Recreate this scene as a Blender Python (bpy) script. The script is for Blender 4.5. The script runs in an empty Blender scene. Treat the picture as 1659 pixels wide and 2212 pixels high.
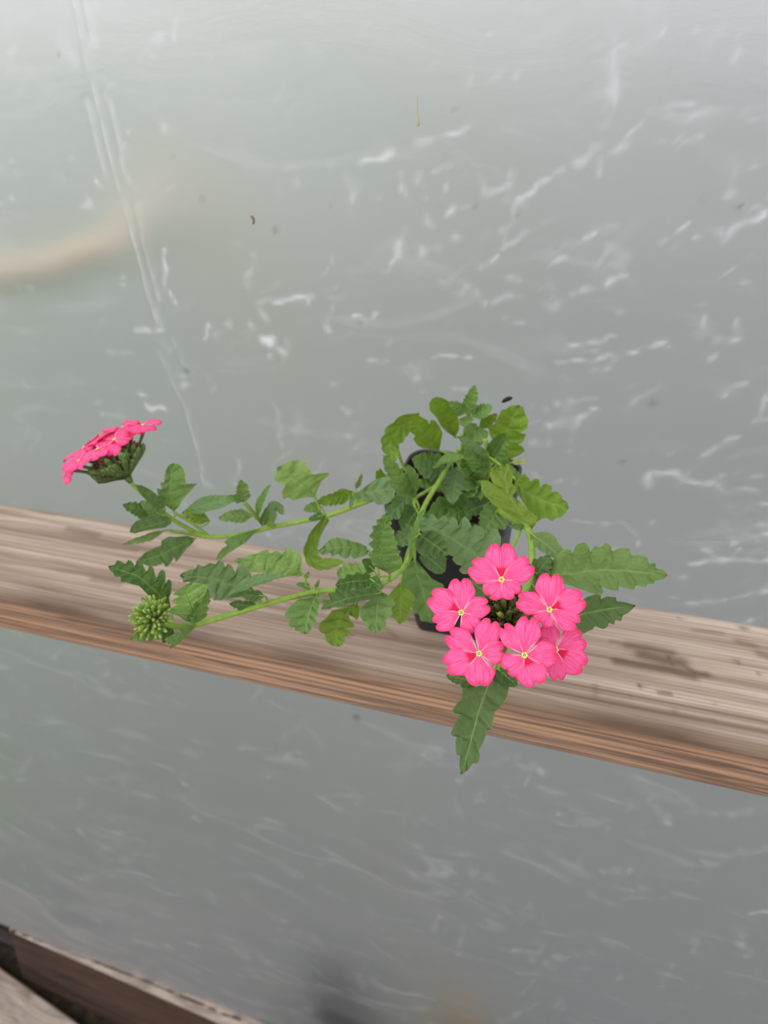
import bpy, math, random
import numpy as np
from mathutils import Vector, Matrix

random.seed(7)
rng = np.random.default_rng(11)
scene = bpy.context.scene
C = scene.collection

# ------------------------------------------------------------------ camera
W, H, FPX = 1659.0, 2212.0, 1660.0
CX, CY = W / 2, H / 2
# world axes (X along the rail, Y towards the film, Z up) seen in image axes (right, down, forward)
M = np.array([[0.94485159, 0.13153303, -0.29992421],
              [0.31508803, -0.61482156, 0.72298961],
              [-0.08930286, -0.77762042, -0.62235961]])
CAMZ = 1.80
CAM = np.array([0.0, 0.0, CAMZ])
cam_data = bpy.data.cameras.new('camera')
cam = bpy.data.objects.new('camera', cam_data)
C.objects.link(cam)
mw = Matrix(((M[0][0], -M[0][1], -M[0][2], 0), (M[1][0], -M[1][1], -M[1][2], 0),
             (M[2][0], -M[2][1], -M[2][2], CAMZ), (0, 0, 0, 1)))
cam.matrix_world = mw
cam_data.sensor_fit = 'VERTICAL'
cam_data.sensor_height = 36.0
cam_data.lens = 36.0 * FPX / H
cam_data.clip_start = 0.01
cam_data.clip_end = 200
cam_data.dof.use_dof = True
cam_data.dof.focus_distance = 0.265
cam_data.dof.aperture_fstop = 16.0
scene.camera = cam

# ------------------------------------------------------------------ overcast sky and exposure
world = bpy.data.worlds.new('overcast_sky')
scene.world = world
world.use_nodes = True
bg = world.node_tree.nodes['Background']
bg.inputs[0].default_value = (0.98, 0.985, 1.0, 1)
bg.inputs[1].default_value = 0.9
sun_data = bpy.data.lights.new('sky_sun_offscreen', 'SUN')      # bright part of the overcast, high above the tunnel
sun_data.energy = 1.1
sun_data.angle = math.radians(50)
sun_data.color = (1.0, 0.98, 0.95)
sun = bpy.data.objects.new('sky_sun_offscreen', sun_data)
sun.rotation_euler = (math.radians(30), math.radians(-28), 0)
C.objects.link(sun)
vs = scene.view_settings
vs.view_transform = 'Standard'
vs.look = 'None'
vs.exposure = 0.46
vs.gamma = 1.0
vs.use_curve_mapping = False


# ------------------------------------------------------------------ helpers
def ray(px, py):
    return M @ np.array([(px - CX) / FPX, (py - CY) / FPX, 1.0])


def at(px, py, d):                      # a point d metres in front of the camera along its axis
    return CAM + ray(px, py) * d


def on_y(px, py, y):                    # where the pixel meets the upright plane y
    r = ray(px, py)
    return CAM + r * (y / r[1])


def on_z(px, py, z):                    # where the pixel meets the level plane z
    r = ray(px, py)
    return CAM + r * ((z - CAMZ) / r[2])


def nrm(v):
    v = np.asarray(v, float)
    return v / max(np.linalg.norm(v), 1e-12)


def srgb(r, g, b):
    def f(c):
        c /= 255.0
        return c / 12.92 if c <= 0.04045 else ((c + 0.055) / 1.055) ** 2.4
    return (f(r), f(g), f(b), 1.0)


def mesh_obj(name, verts, faces, mats, parent=None, smooth=True, attrs=None, uv=None, matidx=None):
    me = bpy.data.meshes.new(name)
    me.from_pydata([tuple(v) for v in verts], [], faces)
    if isinstance(mats, (list, tuple)):
        for m in mats:
            me.materials.append(m)
    elif mats:
        me.materials.append(mats)
    if matidx is not None:
        me.polygons.foreach_set('material_index', matidx)
    if smooth:
        me.polygons.foreach_set('use_smooth', [True] * len(me.polygons))
    if attrs:
        for k, a in attrs.items():
            at_ = me.attributes.new(k, 'FLOAT', 'POINT')
            at_.data.foreach_set('value', np.asarray(a, dtype=np.float32))
    me.update()
    o = bpy.data.objects.new(name, me)
    C.objects.link(o)
    if parent is not None:
        o.parent = parent
        o.matrix_parent_inverse = root_inv(parent)
    return o


def root_inv(p):
    m = p.matrix_basis.copy()
    q = p.parent
    while q is not None:
        m = q.matrix_basis @ (p.matrix_parent_inverse @ m) if False else m
        q = None
    return WORLD_OF.get(p.name, m).inverted()


WORLD_OF = {}


def grid_faces(nr, nc):
    f = []
    for i in range(nr - 1):
        for j in range(nc - 1):
            a = i * nc + j
            f.append((a, a + 1, a + nc + 1, a + nc))
    return f


def big_grid(name, P, mats, attrs=None):
    """P: (nr,nc,3) array -> mesh object, built with foreach_set."""
    nr, nc, _ = P.shape
    me = bpy.data.meshes.new(name)
    nv, nf = nr * nc, (nr - 1) * (nc - 1)
    me.vertices.add(nv)
    me.vertices.foreach_set('co', P.reshape(-1).astype(np.float32))
    idx = np.arange(nv).reshape(nr, nc)
    q = np.stack([idx[:-1, :-1], idx[:-1, 1:], idx[1:, 1:], idx[1:, :-1]], -1).reshape(-1)
    me.loops.add(nf * 4)
    me.loops.foreach_set('vertex_index', q.astype(np.int32))
    me.polygons.add(nf)
    me.polygons.foreach_set('loop_start', (np.arange(nf) * 4).astype(np.int32))
    me.polygons.foreach_set('use_smooth', np.ones(nf, dtype=bool))
    me.materials.append(mats)
    if attrs:
        for k, a in attrs.items():
            t = me.attributes.new(k, 'FLOAT', 'POINT')
            t.data.foreach_set('value', a.reshape(-1).astype(np.float32))
    me.update(calc_edges=True)
    o = bpy.data.objects.new(name, me)
    C.objects.link(o)
    return o


def catmull(pts, n=8):
    pts = [np.asarray(p, float) for p in pts]
    if len(pts) < 3:
        return [pts[0] + (pts[-1] - pts[0]) * k / n for k in range(n + 1)]
    e = [2 * pts[0] - pts[1]] + pts + [2 * pts[-1] - pts[-2]]
    out = []
    for i in range(1, len(e) - 2):
        p0, p1, p2, p3 = e[i - 1:i + 3]
        for k in range(n):
            t = k / n
            out.append(0.5 * (2 * p1 + (p2 - p0) * t + (2 * p0 - 5 * p1 + 4 * p2 - p3) * t * t
                              + (3 * p1 - p0 - 3 * p2 + p3) * t ** 3))
    out.append(pts[-1])
    return out


def tube(path, radii, sides=8, square=0.0, cap=True):
    path = [np.asarray(p, float) for p in path]
    n = len(path)
    if not hasattr(radii, '__len__'):
        radii = [radii] * n
    V, F = [], []
    ref = np.array([0.0, 0.0, 1.0])
    t0 = nrm(path[1] - path[0])
    if abs(np.dot(ref, t0)) > 0.9:
        ref = np.array([1.0, 0, 0])
    u = nrm(np.cross(t0, ref))
    for i in range(n):
        t = nrm(path[min(i + 1, n - 1)] - path[max(i - 1, 0)])
        u = nrm(u - t * np.dot(u, t))
        v = np.cross(t, u)
        for k in range(sides):
            a = 2 * math.pi * k / sides
            r = radii[i] * (1 + square * math.cos(4 * a))
            V.append(path[i] + (u * math.cos(a) + v * math.sin(a)) * r)
    for i in range(n - 1):
        for k in range(sides):
            a, b = i * sides + k, i * sides + (k + 1) % sides
            F.append((a, b, b + sides, a + sides))
    if cap:
        F.append(tuple(range(sides))[::-1])
        F.append(tuple(range((n - 1) * sides, n * sides)))
    return V, F


def join(parts):
    V, F = [], []
    for v, f in parts:
        o = len(V)
        V += list(v)
        F += [tuple(i + o for i in q) for q in f]
    return V, F


def tag(o, label, cat=None, group=None, kind=None):
    o['label'] = label
    if cat:
        o['category'] = cat
    if group:
        o['group'] = group
    if kind:
        o['kind'] = kind
    return o


# ------------------------------------------------------------------ node helpers
def newmat(name):
    m = bpy.data.materials.new(name)
    m.use_nodes = True
    nt = m.node_tree
    nt.nodes.clear()
    out = nt.nodes.new('ShaderNodeOutputMaterial')
    return m, nt, out


def N(nt, typ, **kw):
    n = nt.nodes.new(typ)
    for k, v in kw.items():
        if k.startswith('i_'):
            n.inputs[k[2:].replace('_', ' ')].default_value = v
        else:
            setattr(n, k, v)
    return n


def L(nt, a, b):
    nt.links.new(a, b)


def mixc(nt, fac, a, b, blend='MIX'):
    n = nt.nodes.new('ShaderNodeMix')
    n.data_type = 'RGBA'
    n.blend_type = blend
    for s, v in ((n.inputs[0], fac), (n.inputs[6], a), (n.inputs[7], b)):
        if hasattr(v, 'is_output'):
            nt.links.new(v, s)
        else:
            s.default_value = v
    return n.outputs[2]


def ramp(nt, fac, stops, interp='LINEAR'):
    n = nt.nodes.new('ShaderNodeValToRGB')
    n.color_ramp.interpolation = interp
    el = n.color_ramp.elements
    while len(el) > 1:
        el.remove(el[-1])
    el[0].position, el[0].color = stops[0]
    for p, c in stops[1:]:
        e = el.new(p)
        e.color = c
    nt.links.new(fac, n.inputs[0])
    return n.outputs[0]


def math_(nt, op, a, b=0.0, c=None, clamp=False):
    n = nt.nodes.new('ShaderNodeMath')
    n.operation = op
    n.use_clamp = clamp
    for s, v in zip(n.inputs, (a, b, c)):
        if v is None:
            continue
        if hasattr(v, 'is_output'):
            nt.links.new(v, s)
        else:
            s.default_value = v
    return n.outputs[0]


def noise(nt, vec, scale, detail=4, rough=0.55, dist=0.0):
    n = nt.nodes.new('ShaderNodeTexNoise')
    n.inputs['Scale'].default_value = scale
    n.inputs['Detail'].default_value = detail
    n.inputs['Roughness'].default_value = rough
    n.inputs['Distortion'].default_value = dist
    if vec is not None:
        nt.links.new(vec, n.inputs['Vector'])
    return n.outputs['Fac']


def coords(nt, scale=(1, 1, 1), rot=(0, 0, 0), loc=(0, 0, 0), kind='Object'):
    tc = nt.nodes.new('ShaderNodeTexCoord')
    mp = nt.nodes.new('ShaderNodeMapping')
    mp.inputs['Scale'].default_value = scale
    mp.inputs['Rotation'].default_value = rot
    mp.inputs['Location'].default_value = loc
    nt.links.new(tc.outputs[kind], mp.inputs[0])
    return mp.outputs[0]


def attr(nt, name):
    n = nt.nodes.new('ShaderNodeAttribute')
    n.attribute_name = name
    return n.outputs['Fac']


def bump(nt, h, strength=0.3, dist=0.001):
    n = nt.nodes.new('ShaderNodeBump')
    n.inputs['Strength'].default_value = strength
    n.inputs['Distance'].default_value = dist
    nt.links.new(h, n.inputs['Height'])
    return n.outputs[0]


# ------------------------------------------------------------------ materials
def make_film():
    m, nt, out = newmat('polythene_film')
    sc = attr(nt, 'scuff')
    dirt = attr(nt, 'dirt')
    v1 = coords(nt, (1, 1, 1), (0, 0.5, 0))
    fine = noise(nt, v1, 60, 6, 0.65, 0.6)
    v2 = coords(nt, (9, 9, 26), (0, 0.45, 0))
    wisp = noise(nt, v2, 1.0, 7, 0.62, 1.6)
    wispm = ramp(nt, wisp, [(0.56, (0, 0, 0, 1)), (0.80, (1, 1, 1, 1))])
    big = noise(nt, coords(nt, (2.2, 2.2, 2.2)), 1.0, 3, 0.5, 0.4)
    hb = math_(nt, 'MULTIPLY_ADD', wisp, 0.7, math_(nt, 'MULTIPLY', fine, 0.25))
    bn = bump(nt, hb, 0.35, 0.0035)
    refr = N(nt, 'ShaderNodeBsdfRefraction', distribution='GGX')
    refr.inputs['Roughness'].default_value = 0.80
    refr.inputs['IOR'].default_value = 1.42
    refr.inputs['Color'].default_value = (0.93, 0.94, 0.95, 1)
    L(nt, bn, refr.inputs['Normal'])
    tr = N(nt, 'ShaderNodeBsdfTranslucent')
    tr.inputs[0].default_value = (0.72, 0.74, 0.76, 1)
    df = N(nt, 'ShaderNodeBsdfDiffuse')
    df.inputs[0].default_value = (0.72, 0.73, 0.75, 1)
    L(nt, bn, df.inputs['Normal'])
    gl = N(nt, 'ShaderNodeBsdfGlossy')
    gl.inputs['Roughness'].default_value = 0.38
    gl.inputs[0].default_value = (0.9, 0.9, 0.92, 1)
    L(nt, bn, gl.inputs['Normal'])
    m1 = N(nt, 'ShaderNodeMixShader')
    m1.inputs[0].default_value = 0.17
    L(nt, refr.outputs[0], m1.inputs[1])
    L(nt, tr.outputs[0], m1.inputs[2])
    fr = N(nt, 'ShaderNodeFresnel')
    fr.inputs[0].default_value = 1.35
    L(nt, bn, fr.inputs['Normal'])
    m2 = N(nt, 'ShaderNodeMixShader')
    L(nt, math_(nt, 'MULTIPLY', fr.outputs[0], 0.8), m2.inputs[0])
    L(nt, m1.outputs[0], m2.inputs[1])
    L(nt, gl.outputs[0], m2.inputs[2])
    # scuffs: the matt white scratches that scatter light
    mm = N(nt, 'ShaderNodeMixShader')
    mm.inputs[0].default_value = 0.5
    tr2 = N(nt, 'ShaderNodeBsdfTranslucent')
    tr2.inputs[0].default_value = (0.9, 0.91, 0.93, 1)
    df2 = N(nt, 'ShaderNodeBsdfDiffuse')
    df2.inputs[0].default_value = (0.9, 0.91, 0.93, 1)
    L(nt, tr2.outputs[0], mm.inputs[1])
    L(nt, df2.outputs[0], mm.inputs[2])
    fac = math_(nt, 'ADD', math_(nt, 'MULTIPLY', sc, 0.82), math_(nt, 'MULTIPLY', wispm, 0.17), clamp=True)
    m3 = N(nt, 'ShaderNodeMixShader')
    L(nt, fac, m3.inputs[0])
    L(nt, m2.outputs[0], m3.inputs[1])
    L(nt, mm.outputs[0], m3.inputs[2])
    # specks of dirt
    dd = N(nt, 'ShaderNodeBsdfDiffuse')
    dd.inputs[0].default_value = srgb(80, 74, 60)
    m4 = N(nt, 'ShaderNodeMixShader')
    L(nt, dirt, m4.inputs[0])
    L(nt, m3.outputs[0], m4.inputs[1])
    L(nt, dd.outputs[0], m4.inputs[2])
    L(nt, m4.outputs[0], out.inputs[0])
    return m


def make_wood(name, light, mid, dark, xs=1.6, ys=55, swirl=0.6, rough=0.75, front=None, band=120):
    m, nt, out = newmat(name)
    v = coords(nt, (xs, ys, ys))
    n1 = noise(nt, v, 1.0, 5, 0.6, swirl)
    v2 = coords(nt, (xs * 3.5, ys * 4, ys * 4))
    n2 = noise(nt, v2, 1.0, 4, 0.6, 0.3)
    v3 = coords(nt, (4, 9, 9))
    n3 = noise(nt, v3, 1.0, 4, 0.6, 0.5)
    col = ramp(nt, n1, [(0.30, dark), (0.44, mid), (0.62, light), (0.8, mid)])
    col = mixc(nt, math_(nt, 'MULTIPLY', ramp(nt, n2, [(0.45, (0, 0, 0, 1)), (0.75, (1, 1, 1, 1))]), 0.35), col, dark)
    col = mixc(nt, 0.45, col, mixc(nt, n3, mid, light), 'SOFT_LIGHT')

    def bands(axis_, sc, dist):
        wv = N(nt, 'ShaderNodeTexWave', wave_type='BANDS', bands_direction=axis_, wave_profile='SIN')
        wv.inputs['Scale'].default_value = sc
        wv.inputs['Distortion'].default_value = dist
        wv.inputs['Detail'].default_value = 3
        wv.inputs['Detail Scale'].default_value = 9
        L(nt, coords(nt, (0.012, 1, 1)), wv.inputs['Vector'])
        return wv.outputs['Fac']
    line = ramp(nt, bands('Y', band, 7.0), [(0.55, (0, 0, 0, 1)), (0.92, (1, 1, 1, 1))])
    col = mixc(nt, math_(nt, 'MULTIPLY', line, math_(nt, 'MULTIPLY_ADD', n3, 0.8, 0.05)), col, dark)
    if front is not None:
        fl, fd = front
        rings = bands('Z', 52, 9.0)
        fcol = ramp(nt, rings, [(0.25, fl), (0.6, fl), (0.92, fd)])
        fm = attr(nt, 'front')
        col = mixc(nt, fm, col, mixc(nt, math_(nt, 'MULTIPLY', n3, 0.35), fcol, mid))
    st = attr(nt, 'stain_and_dark')
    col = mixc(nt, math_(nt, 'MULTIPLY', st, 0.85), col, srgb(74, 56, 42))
    b = N(nt, 'ShaderNodeBsdfPrincipled')
    L(nt, col, b.inputs['Base Color'])
    b.inputs['Roughness'].default_value = rough
    b.inputs['Specular IOR Level'].default_value = 0.25
    hh = math_(nt, 'ADD', n1, math_(nt, 'MULTIPLY', n2, 0.6))
    L(nt, bump(nt, hh, 0.5, 0.0012), b.inputs['Normal'])
    L(nt, b.outputs[0], out.inputs[0])
    return m


def make_leaf(name):
    m, nt, out = newmat(name)
    oi = N(nt, 'ShaderNodeObjectInfo')
    vein = attr(nt, 'vein')
    edge = attr(nt, 'edge')
    n1 = noise(nt, coords(nt, (1, 1, 1)), 160, 5, 0.6)
    n2 = noise(nt, coords(nt, (1, 1, 1)), 900, 3, 0.6)
    base = oi.outputs['Color']
    lite = mixc(nt, 0.45, base, srgb(168, 196, 110))
    dk = mixc(nt, 0.30, base, srgb(38, 66, 20))
    col = mixc(nt, ramp(nt, n1, [(0.35, (0, 0, 0, 1)), (0.68, (1, 1, 1, 1))]), dk, base)
    col = mixc(nt, math_(nt, 'MULTIPLY', vein, 0.75), col, lite)
    col = mixc(nt, math_(nt, 'MULTIPLY', edge, 0.25), col, lite)
    b = N(nt, 'ShaderNodeBsdfPrincipled')
    L(nt, col, b.inputs['Base Color'])
    b.inputs['Roughness'].default_value = 0.55
    b.inputs['Specular IOR Level'].default_value = 0.35
    vo = N(nt, 'ShaderNodeTexVoronoi', feature='SMOOTH_F1')
    vo.inputs['Scale'].default_value = 620
    L(nt, coords(nt), vo.inputs['Vector'])
    hh = math_(nt, 'ADD', math_(nt, 'ADD', n1, math_(nt, 'MULTIPLY', n2, 0.4)), math_(nt, 'MULTIPLY', vo.outputs['Distance'], -1.1))
    L(nt, bump(nt, hh, 0.55, 0.0007), b.inputs['Normal'])
    t = N(nt, 'ShaderNodeBsdfTranslucent')
    L(nt, mixc(nt, 0.5, col, srgb(140, 175, 30)), t.inputs[0])
    ms = N(nt, 'ShaderNodeMixShader')
    ms.inputs[0].default_value = 0.26
    L(nt, b.outputs[0], ms.inputs[1])
    L(nt, t.outputs[0], ms.inputs[2])
    L(nt, ms.outputs[0], out.inputs[0])
    return m


def make_simple(name, col, rough=0.5, spec=0.3, var=0.15, scale=200, transl=0.0, bumpd=0.0):
    m, nt, out = newmat(name)
    n1 = noise(nt, coords(nt), scale, 4, 0.6)
    dk = (col[0] * (1 - 2 * var), col[1] * (1 - 2 * var), col[2] * (1 - 2 * var), 1)
    c = mixc(nt, ramp(nt, n1, [(0.35, (0, 0, 0, 1)), (0.65, (1, 1, 1, 1))]), dk, col)
    b = N(nt, 'ShaderNodeBsdfPrincipled')
    L(nt, c, b.inputs['Base Color'])
    b.inputs['Roughness'].default_value = rough
    b.inputs['Specular IOR Level'].default_value = spec
    if bumpd:
        L(nt, bump(nt, n1, 0.6, bumpd), b.inputs['Normal'])
    sh = b.outputs[0]
    if transl:
        t = N(nt, 'ShaderNodeBsdfTranslucent')
        L(nt, c, t.inputs[0])
        ms = N(nt, 'ShaderNodeMixShader')
        ms.inputs[0].default_value = transl
        L(nt, b.outputs[0], ms.inputs[1])
        L(nt, t.outputs[0], ms.inputs[2])
        sh = ms.outputs[0]
    L(nt, sh, out.inputs[0])
    return m


def make_petal():
    m, nt, out = newmat('pink_petal')
    t = attr(nt, 'along')
    u = attr(nt, 'across')
    spot = attr(nt, 'spot')
    au = math_(nt, 'ABSOLUTE', u)
    # fine veins fan out along the petal
    cmb = N(nt, 'ShaderNodeCombineXYZ')
    L(nt, math_(nt, 'MULTIPLY', u, 7.0), cmb.inputs[0])
    L(nt, math_(nt, 'MULTIPLY', t, 1.2), cmb.inputs[1])
    oi = N(nt, 'ShaderNodeObjectInfo')
    L(nt, math_(nt, 'MULTIPLY', oi.outputs['Random'], 40.0), cmb.inputs[2])
    streak = noise(nt, cmb.outputs[0], 1.6, 4, 0.6, 0.25)
    main = srgb(242, 68, 132)
    deep = srgb(232, 34, 92)
    pale = srgb(252, 132, 190)
    col = mixc(nt, ramp(nt, streak, [(0.34, (0, 0, 0, 1)), (0.62, (1, 1, 1, 1))]), main, pale)
    col = mixc(nt, 0.55, main, col)
    # saturated rim
    rim = math_(nt, 'MAXIMUM', ramp(nt, t, [(0.80, (0, 0, 0, 1)), (1.0, (1, 1, 1, 1))]),
                ramp(nt, au, [(0.82, (0, 0, 0, 1)), (1.0, (1, 1, 1, 1))]))
    col = mixc(nt, math_(nt, 'MULTIPLY', rim, 0.75), col, deep)
    # white lines where neighbours meet near the throat
    wl = math_(nt, 'MULTIPLY', ramp(nt, au, [(0.62, (0, 0, 0, 1)), (0.95, (1, 1, 1, 1))]),
               ramp(nt, t, [(0.12, (1, 1, 1, 1)), (0.42, (0, 0, 0, 1))]))
    col = mixc(nt, math_(nt, "MULTIPLY", wl, 0.62), col, srgb(255, 226, 238))
    # crimson flash
    fl = math_(nt, 'MULTIPLY', ramp(nt, t, [(0.10, (1, 1, 1, 1)), (0.24, (1, 1, 1, 1)), (0.36, (0, 0, 0, 1))]),
               ramp(nt, au, [(0.55, (1, 1, 1, 1)), (0.95, (0, 0, 0, 1))]))
    fl = math_(nt, 'MULTIPLY', fl, math_(nt, 'ADD', math_(nt, 'MULTIPLY', spot, 0.75), 0.22))
    col = mixc(nt, fl, col, srgb(222, 16, 74))
    b = N(nt, 'ShaderNodeBsdfPrincipled')
    L(nt, col, b.inputs['Base Color'])
    b.inputs['Roughness'].default_value = 0.6
    b.inputs['Specular IOR Level'].default_value = 0.2
    L(nt, bump(nt, streak, 0.25, 0.0004), b.inputs['Normal'])
    tr = N(nt, 'ShaderNodeBsdfTranslucent')
    L(nt, col, tr.inputs[0])
    ms = N(nt, 'ShaderNodeMixShader')
    ms.inputs[0].default_value = 0.28
    L(nt, b.outputs[0], ms.inputs[1])
    L(nt, tr.outputs[0], ms.inputs[2])
    L(nt, ms.outputs[0], out.inputs[0])
    return m


def make_outside():
    """Ground beyond the film: grass, gravel, a pale path and a dry yellow tuft."""
    m, nt, out = newmat('outside_ground')
    v = coords(nt)
    n1 = noise(nt, v, 1.3, 4, 0.55, 0.3)
    n2 = noise(nt, v, 6.0, 5, 0.6, 0.3)
    sep = N(nt, 'ShaderNodeSeparateXYZ')
    L(nt, v, sep.inputs[0])
    x, y = sep.outputs[0], sep.outputs[1]
    # weeds and gravel mixed in patches, alike near and far
    weed = ramp(nt, n1, [(0.36, srgb(112, 126, 104)), (0.5, srgb(124, 125, 122)), (0.64, srgb(138, 136, 136))])
    col = mixc(nt, math_(nt, 'MULTIPLY', n2, 0.5), weed, srgb(104, 105, 102))
    # grass takes over to the left, bluish gravel to the right
    g = ramp(nt, math_(nt, 'MULTIPLY_ADD', x, 0.16, 0.82), [(0.25, (1, 1, 1, 1)), (0.75, (0, 0, 0, 1))])
    col = mixc(nt, math_(nt, 'MULTIPLY', g, 0.42), col, srgb(140, 158, 134))
    col = mixc(nt, math_(nt, 'MULTIPLY', math_(nt, 'SUBTRACT', 1.0, g), 0.12), col, srgb(120, 120, 136))

    def blob(cx, cy, rx, ry, soft=0.6):
        a = math_(nt, 'DIVIDE', math_(nt, 'SUBTRACT', x, cx), rx)
        b = math_(nt, 'DIVIDE', math_(nt, 'SUBTRACT', y, cy), ry)
        d = math_(nt, 'SQRT', math_(nt, 'ADD', math_(nt, 'MULTIPLY', a, a), math_(nt, 'MULTIPLY', b, b)))
        d = math_(nt, 'ADD', d, math_(nt, 'MULTIPLY', math_(nt, 'SUBTRACT', n2, 0.5), 0.8))
        return ramp(nt, d, [(soft, (1, 1, 1, 1)), (1.0, (0, 0, 0, 1))])
    for cx, cy, rx, ry, c, k in OUT_BLOBS:
        col = mixc(nt, math_(nt, 'MULTIPLY', blob(cx, cy, rx, ry), k), col, c)
    b = N(nt, 'ShaderNodeBsdfDiffuse')
    L(nt, col, b.inputs[0])
    L(nt, b.outputs[0], out.inputs[0])
    return m


OUT_BLOBS = [(-1.6, 0.9, 0.35, 0.25, srgb(120, 158, 96), 0.7)]

M_FILM = make_film()
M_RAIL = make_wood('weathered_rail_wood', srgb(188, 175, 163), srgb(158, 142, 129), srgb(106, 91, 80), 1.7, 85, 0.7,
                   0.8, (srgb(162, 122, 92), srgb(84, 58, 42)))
M_BOARD = make_wood('dark_base_board_wood', srgb(96, 72, 60), srgb(74, 56, 46), srgb(48, 37, 31), 2.2, 28, 1.0, 0.85)
M_PLANK = make_wood('pale_plank_wood', srgb(176, 164, 154), srgb(146, 134, 126), srgb(106, 96, 90), 5, 22, 2.6, 0.85)
M_LEAF = make_leaf('verbena_leaf')
M_PETAL = make_petal()
M_STEM = make_simple('green_stem', srgb(140, 172, 66), 0.5, 0.35, 0.12, 300, 0.12)
M_RIB = make_simple('leaf_midrib_green', srgb(124, 156, 76), 0.5, 0.35, 0.1, 300, 0.2)
M_HAIR = make_simple('pale_stem_hair', srgb(196, 212, 160), 0.6, 0.2, 0.05, 300, 0.3)
M_CALYX = make_simple('calyx_green', srgb(108, 132, 70), 0.6, 0.25, 0.22, 500, 0.1)
M_BUD = make_simple('dark_bud_green', srgb(88, 98, 48), 0.6, 0.25, 0.28, 700, 0.05)
M_BUDTIP = make_simple('bud_tip_yellow_green', srgb(150, 166, 70), 0.6, 0.25, 0.2, 700, 0.1)
M_YBUD = make_simple('young_bud_green', srgb(146, 178, 84), 0.6, 0.25, 0.2, 600, 0.1)
M_BUDPINK = make_simple('bud_pink', srgb(196, 50, 92), 0.6, 0.25, 0.15, 500, 0.1)
M_EYE = make_simple('throat_yellow_green', srgb(226, 222, 128), 0.6, 0.2, 0.08, 900, 0.2)
M_PIT = make_simple('throat_pit', srgb(110, 92, 30), 0.7, 0.2, 0.1, 900)
M_PALE = make_simple('throat_pale', srgb(246, 244, 214), 0.6, 0.2, 0.05, 900)
M_POT = make_simple('black_pot_plastic', srgb(30, 30, 34), 0.42, 0.5, 0.08, 80)
M_SOIL = make_simple('potting_soil', srgb(40, 32, 26), 0.95, 0.1, 0.3, 400, 0, 0.003)
M_HUSK = make_simple('dark_husk', srgb(40, 20, 18), 0.6, 0.3, 0.2, 800)
M_TAN = make_simple('tan_husk', srgb(132, 118, 86), 0.7, 0.3, 0.25, 800)
M_STRAW = make_simple('straw_yellow', srgb(206, 196, 112), 0.6, 0.3, 0.1, 800, 0.3)
M_EARTH = make_simple('dark_earth', srgb(56, 48, 40), 0.95, 0.1, 0.3, 40, 0, 0.01)
M_DRY = make_simple('dry_grass', srgb(206, 172, 92), 0.8, 0.2, 0.15, 60, 0.2)
M_STONE = make_simple('dark_stone', srgb(58, 64, 74), 0.9, 0.2, 0.2, 30)
M_CREAM = make_simple('cream_cord', srgb(250, 226, 186), 0.8, 0.2, 0.06, 60)
M_OUT = make_outside()

# ------------------------------------------------------------------ film wall
YF = 0.386                      # plane of the film
ZR = CAMZ - 0.38                # top of the rail


def film_px(px, py):
    p = on_y(px, py, YF)
    return p[0], p[2], (YF / ray(px, py)[1]) / FPX     # x, z, metres per pixel


def axis(segs):
    out = []
    for a, b, s in segs:
        n = max(1, int(round((b - a) / s)))
        out += list(np.linspace(a, b, n, endpoint=False))
    out.append(segs[-1][1])
    return np.array(out)


fx = axis([(-2.6, -1.5, 0.02), (-1.5, -0.62, 0.006), (-0.62, 0.2, 0.0021), (0.2, 0.9, 0.012)])
fz = axis([(-0.02, 1.30, 0.006), (1.30, 1.36, 0.004), (1.36, 1.86, 0.0021), (1.86, 2.9, 0.02)])
FXX, FZZ = np.meshgrid(fx, fz)


def wavy(x, z, n, fmin, fmax, seed, aniso=0.0):
    r = np.random.default_rng(seed)
    o = np.zeros_like(x)
    for _ in range(n):
        f = r.uniform(fmin, fmax)
        a = r.uniform(0, math.pi) if not aniso else r.normal(aniso, 0.35)
        ph = r.uniform(0, 6.28)
        o += np.sin((x * math.cos(a) + z * math.sin(a)) * f + ph) / math.sqrt(n)
    return o


def paint(A, gx, gz, pts, wid, val, power=2.0, broken=0.0, mode='max'):
    """soft brush along a polyline, on a grid (gx, gz)."""
    pts = np.array(pts)
    x0, x1 = pts[:, 0].min() - 3 * wid, pts[:, 0].max() + 3 * wid
    z0, z1 = pts[:, 1].min() - 3 * wid, pts[:, 1].max() + 3 * wid
    i0, i1 = np.searchsorted(gz, (z0, z1))
    j0, j1 = np.searchsorted(gx, (x0, x1))
    if i1 <= i0 or j1 <= j0:
        return
    X, Z = np.meshgrid(gx[j0:j1], gz[i0:i1])
    if broken:
        wsd = int(abs(pts[0, 0] * 7 + pts[0, 1]) * 1e4) % 9999
        wa = min(wid * 0.8, 0.004)
        X, Z = (X + wa * wavy(X, Z, 6, 120, 520, wsd + 1), Z + wa * wavy(X, Z, 6, 120, 520, wsd + 2))
    best = np.full(X.shape, 1e9)
    for a, b in zip(pts[:-1], pts[1:]):
        d = b - a
        l2 = max(d @ d, 1e-12)
        t = np.clip(((X - a[0]) * d[0] + (Z - a[1]) * d[1]) / l2, 0, 1)
        best = np.minimum(best, np.hypot(X - a[0] - t * d[0], Z - a[1] - t * d[1]))
    v = val * np.exp(-(best / wid) ** power)
    if broken:
        nz = wavy(X, Z, 9, 150, 900, int(abs(pts[0, 0]) * 1e4) % 9999 + 3)
        v = v * np.clip(1 - broken + broken * (0.5 + 0.8 * nz), 0, 1.3)
    s = A[i0:i1, j0:j1]
    if mode == 'max':
        np.maximum(s, v, out=s)
    else:
        s += v


scuff = np.zeros_like(FXX)
dirt = np.zeros_like(FXX)
disp = 0.0022 * wavy(FXX, FZZ, 8, 6, 26, 5) + 0.0012 * wavy(FXX, FZZ, 8, 30, 80, 6, 1.1)


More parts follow.
